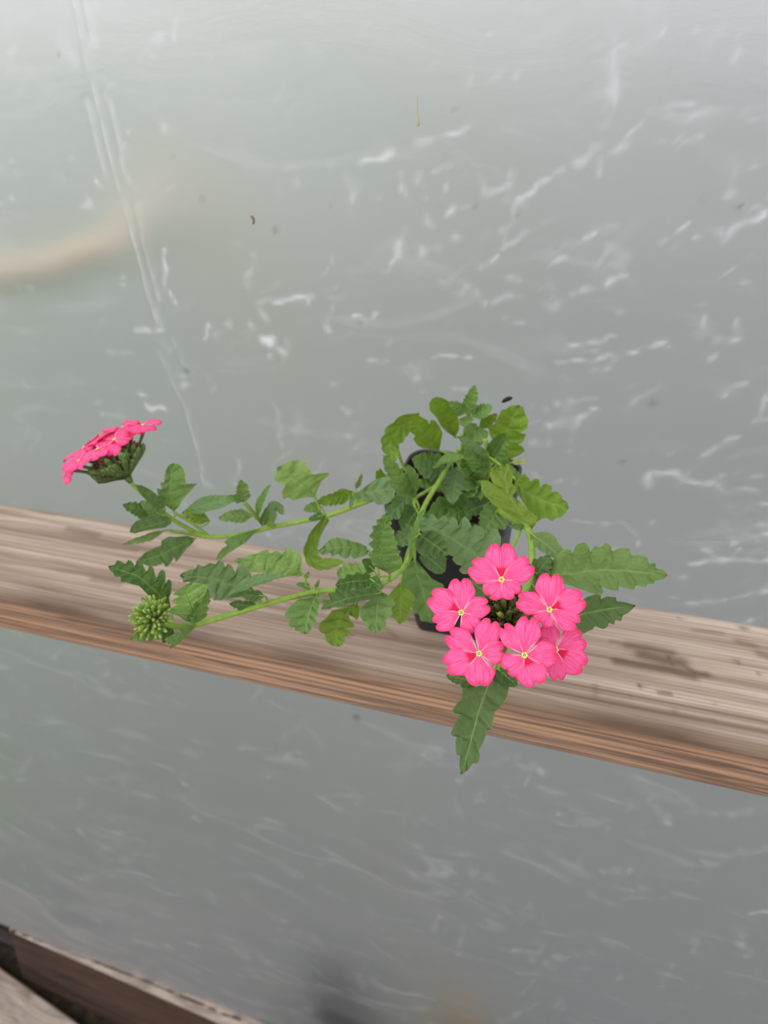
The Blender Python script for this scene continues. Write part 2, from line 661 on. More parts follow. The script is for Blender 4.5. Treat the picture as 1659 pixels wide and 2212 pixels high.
def fstroke(px, w, v, broken=0.5, target=None, power=2.0, mode='max'):
    q = [film_px(*p) for p in px]
    if len(q) == 1:
        q = q + [(q[0][0] + 1e-5, q[0][1], q[0][2])]
    pts = [(a, b) for a, b, _ in q]
    paint(scuff if target is None else target, fx, fz, pts, w * q[0][2], v, power, broken, mode)


# long upright pleats at the left
PLEATS = [([(160, -20), (190, 150), (225, 270), (265, 400), (300, 520), (345, 690)], 3.5, 0.5),
          ([(186, 0), (200, 90)], 4, 0.5), ([(190, 220), (215, 310), (234, 372)], 5, 0.45),
          ([(228, 200), (252, 270), (272, 350), (286, 385)], 4, 0.45),
          ([(300, 440), (322, 530), (350, 640)], 4, 0.3), ([(352, 750), (400, 870), (442, 1050)], 4, 0.3),
          ([(320, 600), (358, 705)], 4, 0.4), ([(420, 800), (400, 780), (380, 720)], 3, 0.25)]
for p, w, v in PLEATS:
    fstroke(p, w, v, 0.3)
    fstroke(p, w * 1.8, -0.0016, 0.0, disp, 2.0, 'add')
# scuffs and scratches seen on the sheet
SC = [([(375, 197)], 8, .7), ([(125, 380)], 8, .5), ([(165, 343)], 8, .5), ([(215, 385)], 9, .5), ([(270, 315)], 8, .6),
      ([(281, 285)], 7, .5), ([(190, 430)], 14, .35), ([(20, 430)], 10, .4), ([(348, 270)], 12, .35),
      ([(30, 95), (20, 115)], 6, .5), ([(10, 20)], 9, .5), ([(215, 10)], 12, .4), ([(140, 100)], 25, .3),
      ([(350, 75), (330, 120), (312, 135)], 9, .35), ([(385, 45), (380, 80)], 5, .35),
      ([(362, 540), (362, 605), (385, 650)], 5, .5), ([(332, 570)], 8, .3), ([(545, 545), (540, 620)], 7, .35),
      ([(560, 655), (590, 650), (672, 640)], 6, .55), ([(675, 640), (660, 655)], 6, .5), ([(575, 690), (560, 650)], 6, .4),
      ([(700, 680), (710, 720)], 5, .4), ([(760, 685), (800, 690), (806, 678)], 5, .55), ([(300, 705), (362, 706)], 6, .5),
      ([(455, 710)], 14, .5), ([(500, 700)], 9, .35), ([(572, 728), (592, 740), (616, 756)], 9, .75),
      ([(580, 762), (590, 790)], 6, .4), ([(690, 735)], 8, .4), ([(535, 700)], 9, .35), ([(720, 830)], 6, .3),
      ([(300, 850), (318, 852)], 6, .5), ([(325, 882), (356, 886)], 7, .6), ([(225, 897), (262, 902)], 8, .35),
      ([(800, 785), (830, 780)], 5, .4), ([(594, 868), (612, 1000)], 6, .22), ([(640, 880), (645, 930)], 12, .18),
      ([(390, 800)], 14, .35), ([(400, 825)], 8, .45), ([(370, 745)], 12, .4), ([(460, 835)], 6, .4),
      ([(775, 348), (830, 335), (930, 305), (1022, 275)], 7, .45), ([(871, 372), (868, 410), (880, 430)], 6, .4),
      ([(900, 370), (900, 400)], 7, .35), ([(915, 395), (925, 380), (970, 355)], 5, .45), ([(1050, 412), (1100, 400)], 15, .28),
      ([(1100, 380), (1098, 410)], 9, .3), ([(920, 430), (922, 470), (930, 485)], 6, .4), ([(965, 465), (980, 455)], 7, .45),
      ([(850, 560), (864, 525)], 7, .5), ([(905, 545)], 9, .45), ([(832, 590), (850, 565)], 5, .4),
      ([(640, 390)], 8, .4), ([(760, 405), (770, 430)], 14, .3), ([(720, 360)], 8, .3),
      ([(1332, 60), (1318, 160), (1305, 210)], 16, .35), ([(1306, 230)], 9, .4), ([(1290, 105), (1350, 95)], 5, .3),
      ([(1155, 405), (1190, 385), (1250, 350)], 6, .5), ([(1240, 355), (1285, 320)], 10, .32), ([(1295, 380), (1305, 330), (1355, 325), (1360, 345)], 7, .4),
      ([(1088, 505), (1120, 440), (1165, 398)], 5, .5), ([(1086, 500), (1094, 526), (1140, 508)], 5, .5),
      ([(1094, 530), (1085, 560), (1040, 580)], 6, .35), ([(1270, 515), (1300, 500), (1336, 491)], 6, .45),
      ([(1420, 530), (1455, 505), (1490, 482)], 5, .4), ([(1560, 512), (1600, 485), (1650, 455)], 8, .65), ([(1500, 512), (1560, 500)], 8, .35),
      ([(1640, 450), (1659, 460)], 7, .6), ([(1235, 640), (1260, 625), (1310, 620), (1345, 602)], 7, .5),
      ([(1215, 655), (1180, 660)], 7, .4), ([(1320, 545)], 42, .22), ([(1060, 510)], 12, .3), ([(905, 545), (945, 535)], 8, .3),
      ([(1440, 226), (1580, 234), (1680, 243)], 4, .4), ([(1410, 246), (1680, 248)], 9, .25), ([(1360, 290), (1385, 272)], 5, .4),
      ([(1415, 298), (1450, 300), (1470, 292)], 5, .35), ([(1470, 320), (1485, 302), (1510, 300)], 5, .35), ([(1578, 412)], 9, .5),
      ([(1580, 372), (1620, 360)], 14, .3), ([(1440, 62), (1400, 92)], 3, .4), ([(1490, 75), (1510, 62)], 3, .4),
      ([(1560, 40)], 18, .25), ([(1590, 125), (1605, 110)], 10, .3), ([(1530, 95)], 16, .25),
      ([(1220, 745), (1290, 738), (1326, 727)], 5, .45), ([(1200, 782), (1300, 772), (1440, 742)], 4, .4),
      ([(1586, 724)], 13, .75), ([(1586, 724), (1586, 690)], 5, .3), ([(1540, 768)], 11, .45), ([(1545, 738)], 12, .35),
      ([(1415, 835), (1435, 825)], 6, .5), ([(1360, 870), (1415, 838)], 5, .25), ([(1255, 902), (1280, 884)], 6, .7),
      ([(1190, 925), (1230, 915), (1258, 898)], 10, .42), ([(1150, 962), (1190, 952)], 8, .3), ([(1225, 880)], 14, .3),
      ([(1390, 1040), (1405, 1022), (1450, 1020), (1500, 1040), (1560, 1035)], 9, .38), ([(1450, 985)], 8, .3),
      ([(1525, 980), (1570, 955)], 7, .4), ([(1480, 1020), (1540, 970)], 6, .25), ([(1636, 905), (1680, 902)], 6, .5),
      ([(1640, 905), (1655, 860)], 4, .3), ([(1560, 1045), (1680, 1060)], 8, .35), ([(1630, 1075), (1690, 1085)], 6, .35),
      ([(1215, 1123), (1350, 1125), (1374, 1148), (1380, 1180)], 2.2, .4), ([(1410, 1127)], 5, .5), ([(1565, 855)], 4, .7),
      ([(1500, 1216), (1560, 1204), (1680, 1207)], 8, .5), ([(1590, 1140), (1680, 1147)], 10, .4), ([(1580, 1165)], 6, .4),
      ([(1600, 1282), (1680, 1270)], 8, .3), ([(1520, 1180), (1550, 1200)], 5, .35), ([(1475, 1245)], 6, .35),
      ([(930, 775), (1010, 770)], 4, .4), ([(880, 805), (920, 800)], 12, .25), ([(897, 810), (903, 832)], 7, .45),
      ([(1090, 690), (1130, 700)], 6, .3), ([(1060, 650), (1120, 640)], 8, .25), ([(970, 850), (1010, 840)], 6, .25),
      # below the rail
      ([(1130, 1660), (1170, 1668)], 9, .5), ([(1080, 1645)], 6, .3), ([(1040, 1715)], 7, .28), ([(1310, 1790), (1365, 1802)], 6, .4),
      ([(1365, 1802), (1400, 1790)], 10, .25), ([(1400, 1700), (1430, 1740)], 12, .22), ([(1530, 1745), (1659, 1735)], 8, .3),
      ([(1560, 1830), (1659, 1815)], 9, .3), ([(1620, 1965), (1659, 1960)], 8, .5), ([(1340, 1905), (1400, 1910)], 6, .3),
      ([(1600, 2010), (1610, 2060)], 8, .35), ([(1500, 2020), (1500, 2060)], 8, .25), ([(1310, 2030), (1325, 2045)], 9, .3),
      ([(1180, 2085), (1230, 2065)], 8, .3), ([(1090, 2050), (1140, 2060)], 7, .3), ([(1185, 1835)], 9, .3), ([(1130, 1760)], 10, .3),
      ([(1020, 1890), (1025, 1870)], 10, .25), ([(235, 1830)], 10, .3), ([(270, 1700), (250, 1680)], 8, .25), ([(560, 1790)], 14, .15),
      ([(640, 1890)], 14, .2), ([(800, 1960)], 14, .2), ([(455, 1950), (450, 1930)], 10, .25), ([(1000, 1590), (1060, 1600)], 14, .15),
      ([(850, 1660), (1000, 1600)], 20, .12), ([(870, 1810), (920, 1840)], 8, .22), ([(820, 1570), (870, 1590)], 14, .15)]
for p, w, v in SC:
    fstroke(p, w, v * (0.5 if p[0][1] > 1500 else 1.0), 0.75)
# broad slack folds low on the sheet
for p, w, h, _ in [([(800, 2150), (960, 2065), (1130, 1975), (1300, 1910), (1480, 1850), (1700, 1770)], 42, -0.006, .12),
                   ([(820, 1830), (960, 1900), (1100, 1960)], 26, -0.005, .08),
                   ([(1250, 1600), (1420, 1720), (1480, 1800)], 26, -0.004, .08),
                   ([(600, 1780), (760, 1860), (980, 1960)], 26, -0.004, .06),
                   ([(-60, 1850), (60, 1900), (150, 1975), (215, 2000)], 50, -0.012, .30),
                   ([(200, 1850), (205, 1930), (160, 1990)], 60, -0.006, .16)]:
    fstroke(p, w * 1.3, h, 0.0, disp, 2.0, 'add')
# many faint random scuffs over the whole sheet
rr = random.Random(5)
for k in range(640):
    px, py = rr.uniform(-100, 1760), rr.uniform(-60, 2250)
    if py < 500 and rr.random() < 0.55:
        continue
    a = rr.gauss(-0.5 if px > 800 else -0.2, 0.6)
    ln = abs(rr.gauss(0, 26)) + 3
    w = rr.uniform(2.2, 7.0) if ln > 20 else rr.uniform(3, 9)
    c = [(px, py), (px + ln * math.cos(a) * .5, py + ln * math.sin(a) * .5 + rr.uniform(-5, 5)),
         (px + ln * math.cos(a), py + ln * math.sin(a))]
    fstroke(c, w, rr.uniform(.06, .28) * (1.25 if px > 900 else 0.9) * (0.5 if py > 1450 else 1.0), 0.7)
# dirt specks
for px, py, w, v in [(770, 1551, 7, .6), (410, 795, 7, .45), (1595, 448, 5, .6), (1520, 429, 4, .8), (440, 428, 5, .4), (595, 497, 6, .4),
                     (1410, 868, 10, .25), (1345, 996, 5, .4), (1025, 445, 4, .3), (775, 700, 5, .3), (980, 237, 4, .7), (124, 115, 3, .6),
                     (375, 335, 4, .3), (208, 384, 3, .5), (1446, 160, 2.5, .6), (715, 441, 4, .2), (1118, 470, 4, .2)]:
    fstroke([(px, py)], w, v, 0.0, dirt)
# the sheet leans against the back of the rail and is tucked in behind the board below
low = np.clip((0.55 - FZZ) / 0.5, 0, 1)
YY = YF + disp + 0.0 * low
P = np.stack([FXX, YY, FZZ], -1)
film = big_grid('wall_back', P, M_FILM, {'scuff': np.clip(scuff, 0, 1), 'dirt': np.clip(dirt, 0, 1)})
tag(film, 'milky scuffed polythene greenhouse film stretched behind the wooden rail', 'plastic film', kind='structure')

# ------------------------------------------------------------------ rail (nearly 100 x 45 mm timber, laid flat)
RY0, RY1, RH = 0.2885, 0.3835, 0.046
prof = []                                       # (y, z below top, front?)
for k in range(48):
    prof.append((RY1 - 0.002 - (RY1 - 0.002 - RY0 - 0.010) * k / 47, 0.0, 0.0))
for k in range(1, 9):                           # worn round arris
    a = k / 8 * math.pi / 2
    prof.append((RY0 + 0.010 - 0.0095 * math.sin(a), 0.012 * (1 - math.cos(a)), 0.0 if k < 4 else (k - 3) / 5))
for k in range(1, 22):                          # front face with raised growth rings
    zz = 0.012 + (RH - 0.016) * k / 21
    prof.append((RY0 + 0.0005 + 0.0006 * math.sin(k * 1.9), zz, 1.0))
for k in range(1, 4):
    a = k / 3 * math.pi / 2
    prof.append((RY0 + 0.004 * (1 - math.cos(a)) + 0.0005, RH - 0.004 + 0.004 * math.sin(a), 1.0))
prof += [(RY1 - 0.003, RH, 0.6), (RY1, RH - 0.003, 0.2), (RY1, 0.002, 0.0), (RY1 - 0.002, 0.0, 0.0)]
prof = np.array(prof)
rx = axis([(-1.6, -0.62, 0.02), (-0.62, 0.26, 0.0022), (0.26, 1.1, 0.02)])
PR = np.zeros((len(prof), len(rx), 3))
PR[:, :, 0] = rx[None, :]
PR[:, :, 1] = prof[:, 0][:, None]
PR[:, :, 2] = ZR - prof[:, 1][:, None]
XX = PR[:, :, 0]
# shallow weathering ridges that run with the grain
PR[:, :, 2] += np.where(prof[:, 1][:, None] < 0.0005, 0.00035 * np.sin(prof[:, 0][:, None] * 1900 + 1.2 * np.sin(XX * 9)), 0)
frontA = np.repeat(prof[:, 2][:, None], len(rx), 1)
stain_and_dark = np.zeros((len(prof), len(rx)))
TOP = prof[:48, 0][::-1]


def rstroke(px, w, v, broken=0.0, power=2.5):
    pts = []
    for p in px:
        q = on_z(p[0], p[1], ZR)
        pts.append((q[0], q[1]))
    if len(pts) == 1:
        pts.append((pts[0][0] + 1e-5, pts[0][1]))
    d = (ZR - CAMZ) / ray(*px[0])[2] / FPX
    tmp = np.zeros((48, len(rx)))
    paint(tmp, rx, TOP, pts, w * d, v, power, broken)
    np.maximum(stain_and_dark[:48], tmp[::-1], out=stain_and_dark[:48])


for p, w, v in [([(1355, 1393), (1400, 1400), (1450, 1412)], 13, .75), ([(1385, 1412), (1440, 1428), (1470, 1432)], 18, .85),
                ([(1330, 1428), (1380, 1438), (1450, 1450), (1500, 1462)], 11, .85), ([(1470, 1435), (1505, 1455), (1528, 1458)], 9, .8),
                ([(1442, 1416), (1452, 1436)], 5, 1.0), ([(1393, 1408)], 8, .9), ([(1320, 1385), (1350, 1388)], 6, .5),
                ([(1383, 1482)], 6, 1.0), ([(1448, 1499), (1425, 1496)], 6, .8), ([(1286, 1480), (1286, 1510)], 7, .35),
                ([(1600, 1356), (1612, 1358)], 6, .7), ([(1592, 1385), (1630, 1395)], 9, .5), ([(1640, 1412), (1670, 1422)], 10, .6),
                ([(1591, 1427), (1595, 1432)], 6, .6), ([(1640, 1456)], 5, .7), ([(1500, 1362), (1560, 1368)], 6, .4), ([(1465, 1335), (1470, 1337)], 4, .5),
                ([(1345, 1521)], 5, .5), ([(1362, 1505)], 4, .4), ([(1540, 1556)], 5, .4), ([(1440, 1545), (1460, 1535)], 6, .4), ([(1545, 1520)], 4, .4),
                ([(-30, 1134), (80, 1155), (169, 1172), (295, 1190)], 3.5, .6), ([(150, 1142), (210, 1155)], 10, .45),
                ([(0, 1100), (120, 1112)], 6, .25), ([(200, 1250), (260, 1262)], 7, .5), ([(330, 1160), (420, 1180)], 6, .35),
                ([(440, 1240), (520, 1250)], 5, .4), ([(560, 1230), (640, 1245)], 5, .35), ([(5, 1082)], 8, .6),
                ([(740, 1375), (760, 1372)], 5, .55), ([(835, 1360), (855, 1375)], 6, .35), ([(620, 1305), (700, 1320)], 5, .3),
                ([(620, 1307)], 4, .3)]:
    rstroke(p, w, v)
# darker band all along the worn arris, uneven in strength
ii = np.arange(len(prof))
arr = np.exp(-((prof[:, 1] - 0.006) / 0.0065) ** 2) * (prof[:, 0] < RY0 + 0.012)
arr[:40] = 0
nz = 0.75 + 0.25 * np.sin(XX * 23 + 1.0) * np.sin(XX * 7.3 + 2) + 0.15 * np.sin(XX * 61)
stain_and_dark = np.maximum(stain_and_dark, arr[:, None] * np.clip(nz, 0.5, 1.0))
rail = big_grid('trim_1', PR, M_RAIL, {'front': frontA, 'stain_and_dark': np.clip(stain_and_dark, 0, 1)})
tag(rail, 'weathered wooden rail laid flat against the film, pot standing on it', 'rail', kind='structure')

# ------------------------------------------------------------------ bottom corner: base board, plank, floor, outside ground
ZB = 0.16
bt0, bt1 = on_z(-40, 1985, ZB), on_z(520, 2232, ZB)
d = nrm(bt1 - bt0)
bt0 = on_z(20, 2008, ZB)
bt1 = bt0 + d * 1.6
inn = np.array([d[1], -d[0], 0]) * -1
inn = inn if inn[1] < 0 else -inn
lean = inn * 0.045 - np.array([0, 0, 0.165])
thick = -inn * 0.026
V = []
nseg = 40
for k in range(nseg + 1):
    p = bt0 + (bt1 - bt0) * k / nseg
    V += [p, p + inn * 0.002 - np.array([0, 0, 0.004]), p + lean, p + lean + thick, p + thick]
F = []
for k in range(nseg):
    for j in range(5):
        a, b = k * 5 + j, k * 5 + (j + 1) % 5
        F.append((a, b, b + 5, a + 5))
F += [tuple(range(5))[::-1], tuple(range(nseg * 5, nseg * 5 + 5))]
board = mesh_obj('baseboard_back', V, F, [M_BOARD, M_PLANK], smooth=False)
board.data.polygons.foreach_set('material_index', [1 if (i % 5 in (0, 4) and i < nseg * 5) else 0 for i in range(len(F))])
tag(board, 'dark brown base board with a pale top edge at the foot of the film', 'board', kind='structure')

fl_v = [(-4, -3, 0), (4, -3, 0), (4, 0.44, 0), (-4, 0.44, 0)]
floor = mesh_obj('floor', fl_v, [(0, 1, 2, 3)], M_EARTH, smooth=False)
tag(floor, 'dark trodden earth floor inside the greenhouse', 'floor', kind='structure')
ZP = 0.03
e0, e1 = on_z(0, 2090, ZP), on_z(170, 2212, ZP)
pd = nrm(e1 - e0)
pin = np.array([pd[1], -pd[0], 0])
pin = pin if pin[1] < 0 else -pin
V = []
for k in range(21):
    q = e0 - pd * 0.5 + pd * 1.5 * k / 20
    V += [q - np.array([0, 0, 0.003]), q + pin * 0.003, q + pin * 0.19, q + pin * 0.193 - np.array([0, 0, 0.003]),
          q + pin * 0.193 - np.array([0, 0, 0.03]), q - np.array([0, 0, 0.03])]
F = []
for k in range(20):
    for j in range(6):
        a, b = k * 6 + j, k * 6 + (j + 1) % 6
        F.append((a, b, b + 6, a + 6))
F += [tuple(range(6))[::-1], tuple(range(120, 126))]
plank = mesh_obj('plank', V, F, M_PLANK, floor, smooth=False)
plank['label'] = 'pale grey plank with swirling grain'

# crumbly soil banked between board and film
V, F = [], []
nx = 160
for k in range(nx):
    x = bt0[0] - 0.5 + 2.2 * k / (nx - 1)
    for j in range(8):
        t = max(j - 1, 0) / 6
        yb = np.interp(x, [bt0[0], bt1[0]], [bt0[1], bt1[1]]) + 0.012
        y = yb + (YF - 0.004 - yb) * t
        h = 0.148 + 0.012 * math.sin(math.pi * t) + rr.uniform(-.008, .01)
        V.append((x, y, h if j else 0.0))
F = grid_faces(nx, 8)
bank = mesh_obj('soil_bank', V, F, M_EARTH)
tag(bank, 'thin line of dark soil between the base board and the film', 'soil', kind='stuff')

gv = [(-30, YF + 0.03, 0.04), (30, YF + 0.03, 0.04), (30, 60, 0.04), (-30, 60, 0.04)]
ground = mesh_obj('ground', gv, [(0, 1, 2, 3)], M_OUT, smooth=False)
tag(ground, 'blurred grass and gravel outside, seen through the film', 'ground', kind='structure')

# things close behind the film, seen through it as soft colours
V, F = [], []
tc_ = on_y(1000, 2170, YF + 0.045)
for k in range(90):
    bx_, by_ = tc_[0] + rr.gauss(0, .018), tc_[1] + rr.uniform(-.012, .02)
    hh_ = rr.uniform(.36, .60)
    lx, ly = rr.gauss(0, .022), rr.uniform(-.01, .03)
    w_ = rr.uniform(.0018, .0034)
    o_ = len(V)
    for j in range(5):
        t = j / 4
        c_ = np.array([bx_ + lx * t * t, by_ + ly * t * t, 0.035 + hh_ * t])
        V += [c_ + np.array([w_ * (1 - t * .9), 0, 0]), c_ - np.array([w_ * (1 - t * .9), -.001, 0])]
    for j in range(4):
        F.append((o_ + 2 * j, o_ + 2 * j + 1, o_ + 2 * j + 3, o_ + 2 * j + 2))
tag(mesh_obj('dry_grass_tuft', V, F, M_DRY), 'tuft of dry yellow grass, blurred behind the lower film', 'grass tuft')
sc0 = on_y(790, 2215, YF + 0.085)
V, F = [], []
for i in range(13):
    th = math.pi * i / 12
    for j in range(20):
        ph_ = 2 * math.pi * j / 20
        r_ = 1 + .08 * math.sin(3 * ph_ + 1) * math.sin(th) + .06 * math.sin(5 * ph_ + 4 * th)
        V.append((sc0[0] + .062 * r_ * math.sin(th) * math.cos(ph_), sc0[1] + .062 * r_ * math.sin(th) * math.sin(ph_),
                  .245 + .23 * r_ * math.cos(th)))
for i in range(12):
    for j in range(20):
        a, b = i * 20 + j, i * 20 + (j + 1) % 20
        F.append((a, a + 20, b + 20, b))
tag(mesh_obj('stone', V, F, M_STONE), 'dark blue-grey stone, blurred behind the film beside the dry tuft', 'stone')
q0, q1, q2 = on_y(-140, 590, YF + .03), on_y(110, 560, YF + .03), on_y(250, 515, YF + .034)
pth = catmull([q0 + (q0 - q1) * 2.5, q0, q1, q2, q2 + np.array([.03, .12, -.02]), q2 + np.array([.03, .3, -.5]), q2 + np.array([.03, .4, -1.5])], 8)
v, f = tube(pth, .0075, 8)
tag(mesh_obj('cord', v, f, M_CREAM), 'pale cream cord outside, blurred behind the upper film', 'cord')

# ------------------------------------------------------------------ bits stuck on the film
hp = on_y(1096, 863, YF - 0.001)
ax1 = nrm(on_y(1110, 857, YF) - on_y(1082, 869, YF))
path = [hp + ax1 * t * 0.0036 + np.array([0, -0.0008, 0.0006 * math.cos(t * 1.5)]) for t in np.linspace(-1, 1, 9)]
v, f = tube(path, [0.0003, 0.0008, 0.0012, 0.0013, 0.0014, 0.0014, 0.0013, 0.0009, 0.0003], 8)
tag(mesh_obj('seed_husk', v, f, M_HUSK), 'dark seed husk stuck to the film above the potted plant', 'husk')
hp = on_y(545, 475, YF - 0.001)
path = [hp + np.array([0.0011 * math.cos(a), -0.0006, 0.0021 * math.sin(a)]) for a in np.linspace(1.9, -1.6, 10)]
v, f = tube(path, [0.0003, 0.0006, 0.0007, 0.0007, 0.0007, 0.0007, 0.0006, 0.0006, 0.0005, 0.0002], 6)
tag(mesh_obj('curled_husk', v, f, M_TAN), 'tiny curled tan husk stuck to the upper film', 'husk')
path = [on_y(x_, y_, YF - 0.0008) for x_, y_ in ((901, 205), (902, 235), (904, 262), (903, 272))]
v, f = tube(catmull(path, 5), [0.0002] * 10 + [0.0004, 0.0005, 0.0006, 0.0006, 0.0006, 0.0004], 6)
tag(mesh_obj('straw_fibre', v, f, M_STRAW), 'thin yellow straw fibre stuck upright on the film', 'straw')

# ================================================================== the potted verbena
PXC, PYC = -0.0985, 0.349
root = bpy.data.objects.new('potted_verbena', None)
root.empty_display_size = 0.03
C.objects.link(root)
root.location = (PXC, PYC, ZR)
WORLD_OF['potted_verbena'] = Matrix.Translation((PXC, PYC, ZR))
tag(root, 'trailing verbena with pink flowers in a black square pot on the wooden rail', 'potted plant')
WORLD_ID = Matrix.Identity(4)


def part(name, V, F, mat, parent=root, **kw):
    o = mesh_obj(name, V, F, mat, parent, **kw)
    WORLD_OF[o.name] = Matrix.Identity(4)
    return o


# pot: rounded square, tapering, with a rolled rim
def rsq(hx, hy, rad, z, n=6, cx=PXC, cy=PYC):
    out = []
    for qx, qy, a0 in ((1, 1, 0), (-1, 1, 90), (-1, -1, 180), (1, -1, 270)):
        for k in range(n + 1):
            a = math.radians(a0 + 90 * k / n)
            out.append((cx + qx * (hx - rad) + rad * math.cos(a), cy + qy * (hy - rad) + rad * math.sin(a), z))
    return out


PH = 0.108
secs = [(0.018, 0.018, 0.004, 0.0, 0), (0.0245, 0.0215, 0.006, 0.0005, 0), (0.0255, 0.0225, 0.007, 0.004, 0)]
for k in range(1, 9):
    t = k / 8
    secs.append((0.0255 + 0.0080 * t, 0.0225 + 0.0085 * t, 0.007 + 0.003 * t, 0.004 + (PH - 0.018) * t, 0))
secs += [(0.0352, 0.0328, 0.011, PH - 0.013, 0), (0.0356, 0.0332, 0.011, PH - 0.001, 0), (0.0352, 0.0328, 0.011, PH, 0),
         (0.0342, 0.0318, 0.010, PH, 0), (0.0338, 0.0314, 0.010, PH - 0.001, 0), (0.0322, 0.0298, 0.009, PH - 0.02, 0),
         (0.031, 0.028, 0.009, PH - 0.03, 0)]
V, F = [], []
ns = 28
for hx, hy, rd, z, _ in secs:
    V += rsq(hx, hy, rd, ZR + z)
for i in range(len(secs) - 1):
    for k in range(ns):
        a, b = i * ns + k, i * ns + (k + 1) % ns
        F.append((a, b, b + ns, a + ns))
F.append(tuple(range(ns))[::-1])
pot = part('pot', V, F, M_POT)
pot['label'] = 'black square plastic pot'
V, F = [], []
ZS = ZR + PH - 0.014
for i, s in enumerate((1.0, 0.8, 0.6, 0.4, 0.2, 0.05)):
    for x_, y_, z_ in rsq(0.0335 * s, 0.031 * s, 0.009 * s, ZS):
        V.append((x_, y_, z_ + (rr.uniform(-.0015, .002) if 0 < i < 5 else 0)))
for i in range(5):
    for k in range(ns):
        a, b = i * ns + k, i * ns + (k + 1) % ns
        F.append((a, b, b + ns, a + ns))
F.append(tuple(range(5 * ns, 6 * ns)))
part('soil', V, F, M_SOIL)['label'] = 'dark potting soil'

# ------------------------------------------------------------------ stems
STEMS = [
    ([(1030, 1040, .455), (1052, 1078, .43), (1090, 1112, .40), (1125, 1132, .372), (1143, 1150, .352), (1149, 1190, .335), (1144, 1250, .312),
      (1120, 1300, .290), (1096, 1336, .272)], .0016, .0013),
    ([(975, 1040, .455), (930, 1040, .445), (885, 1050, .437), (845, 1062, .432), (800, 1080, .43), (710, 1113, .43), (650, 1126, .432), (590, 1138, .435), (520, 1154, .435),
      (450, 1159, .435), (400, 1138, .43), (356, 1109, .425), (291, 1051, .42), (279, 1036, .418)], .0017, .0011),
    ([(449, 1157, .435), (415, 1130, .43), (378, 1108, .425)], .0010, .0009),
    ([(445, 1160, .435), (405, 1152, .43), (371, 1147, .425)], .0011, .0009),
    ([(595, 1137, .435), (560, 1122, .427), (542, 1102, .42), (527, 1084, .415)], .0013, .0010),
    ([(998, 1000, .462), (990, 975, .445), (978, 988, .43), (954, 1031, .41), (919, 1089, .392), (896, 1150, .375), (884, 1205, .362),
      (864, 1234, .356), (826, 1260, .352), (760, 1272, .352), (690, 1277, .352), (630, 1290, .350), (580, 1303, .347), (500, 1327, .341), (425, 1348, .335),
      (375, 1352, .331), (335, 1338, .327)], .0012, .0014),
    ([(1035, 1065, .452), (1050, 1037, .425), (1055, 1003, .405), (1052, 968, .392), (1048, 950, .388)], .0015, .0010),
    ([(995, 1010, .462), (1000, 960, .445), (1008, 915, .428), (1013, 893, .42)], .0013, .0009),
    ([(944, 1048, .408), (920, 1062, .404), (899, 1075, .40), (894, 1090, .398)], .0010, .0008),
    ([(1050, 1030, .452), (1070, 1010, .44), (1092, 990, .43)], .0012, .0009),
    ([(930, 1050, .455), (880, 1020, .45), (858, 960, .445), (880, 912, .445), (906, 905, .443)], .0010, .0007),
]
stem_pts = []
stem_objs = []
for pts, r0, r1 in STEMS:
    path = catmull([at(*p) for p in pts], 8)
    rad = list(np.linspace(r0, r1, len(path)))
    v, f = tube(path, rad, 12, 0.10)
    stem_objs.append((part('stem', v, f, M_STEM), path, rad))
    stem_pts += [(p, r) for p, r in zip(path, rad)]
SP = np.array([p for p, _ in stem_pts])

# fine hair on the stems
hairs = []
for o, path, rad in stem_objs:
    V, F = [], []
    for i in range(len(path) - 1):
        seg = path[i + 1] - path[i]
        ln = np.linalg.norm(seg)
        for _ in range(int(ln / 0.00016)):
            t = nrm(seg)
            a = rng.normal(size=3)
            a = nrm(a - t * (a @ t))
            p = path[i] + seg * rng.random() + a * rad[i] * 0.95
            q = p + (a + t * rng.normal() * .3) * rng.uniform(.0005, .0011)
            s = np.cross(a, t) * 0.00004
            k = len(V)
            V += [p + s, p - s, q]
            F.append((k, k + 1, k + 2))
    h = part('stem_hair', V, F, M_HAIR, o)
    h['kind'] = 'stuff'

# ------------------------------------------------------------------ leaves
COL = {'d': srgb(84, 110, 62), 'm': srgb(106, 138, 72), 'l': srgb(136, 164, 90), 'y': srgb(112, 140, 40), 'g': srgb(108, 136, 88),
       'k': srgb(72, 102, 52), 'p': srgb(172, 186, 116)}


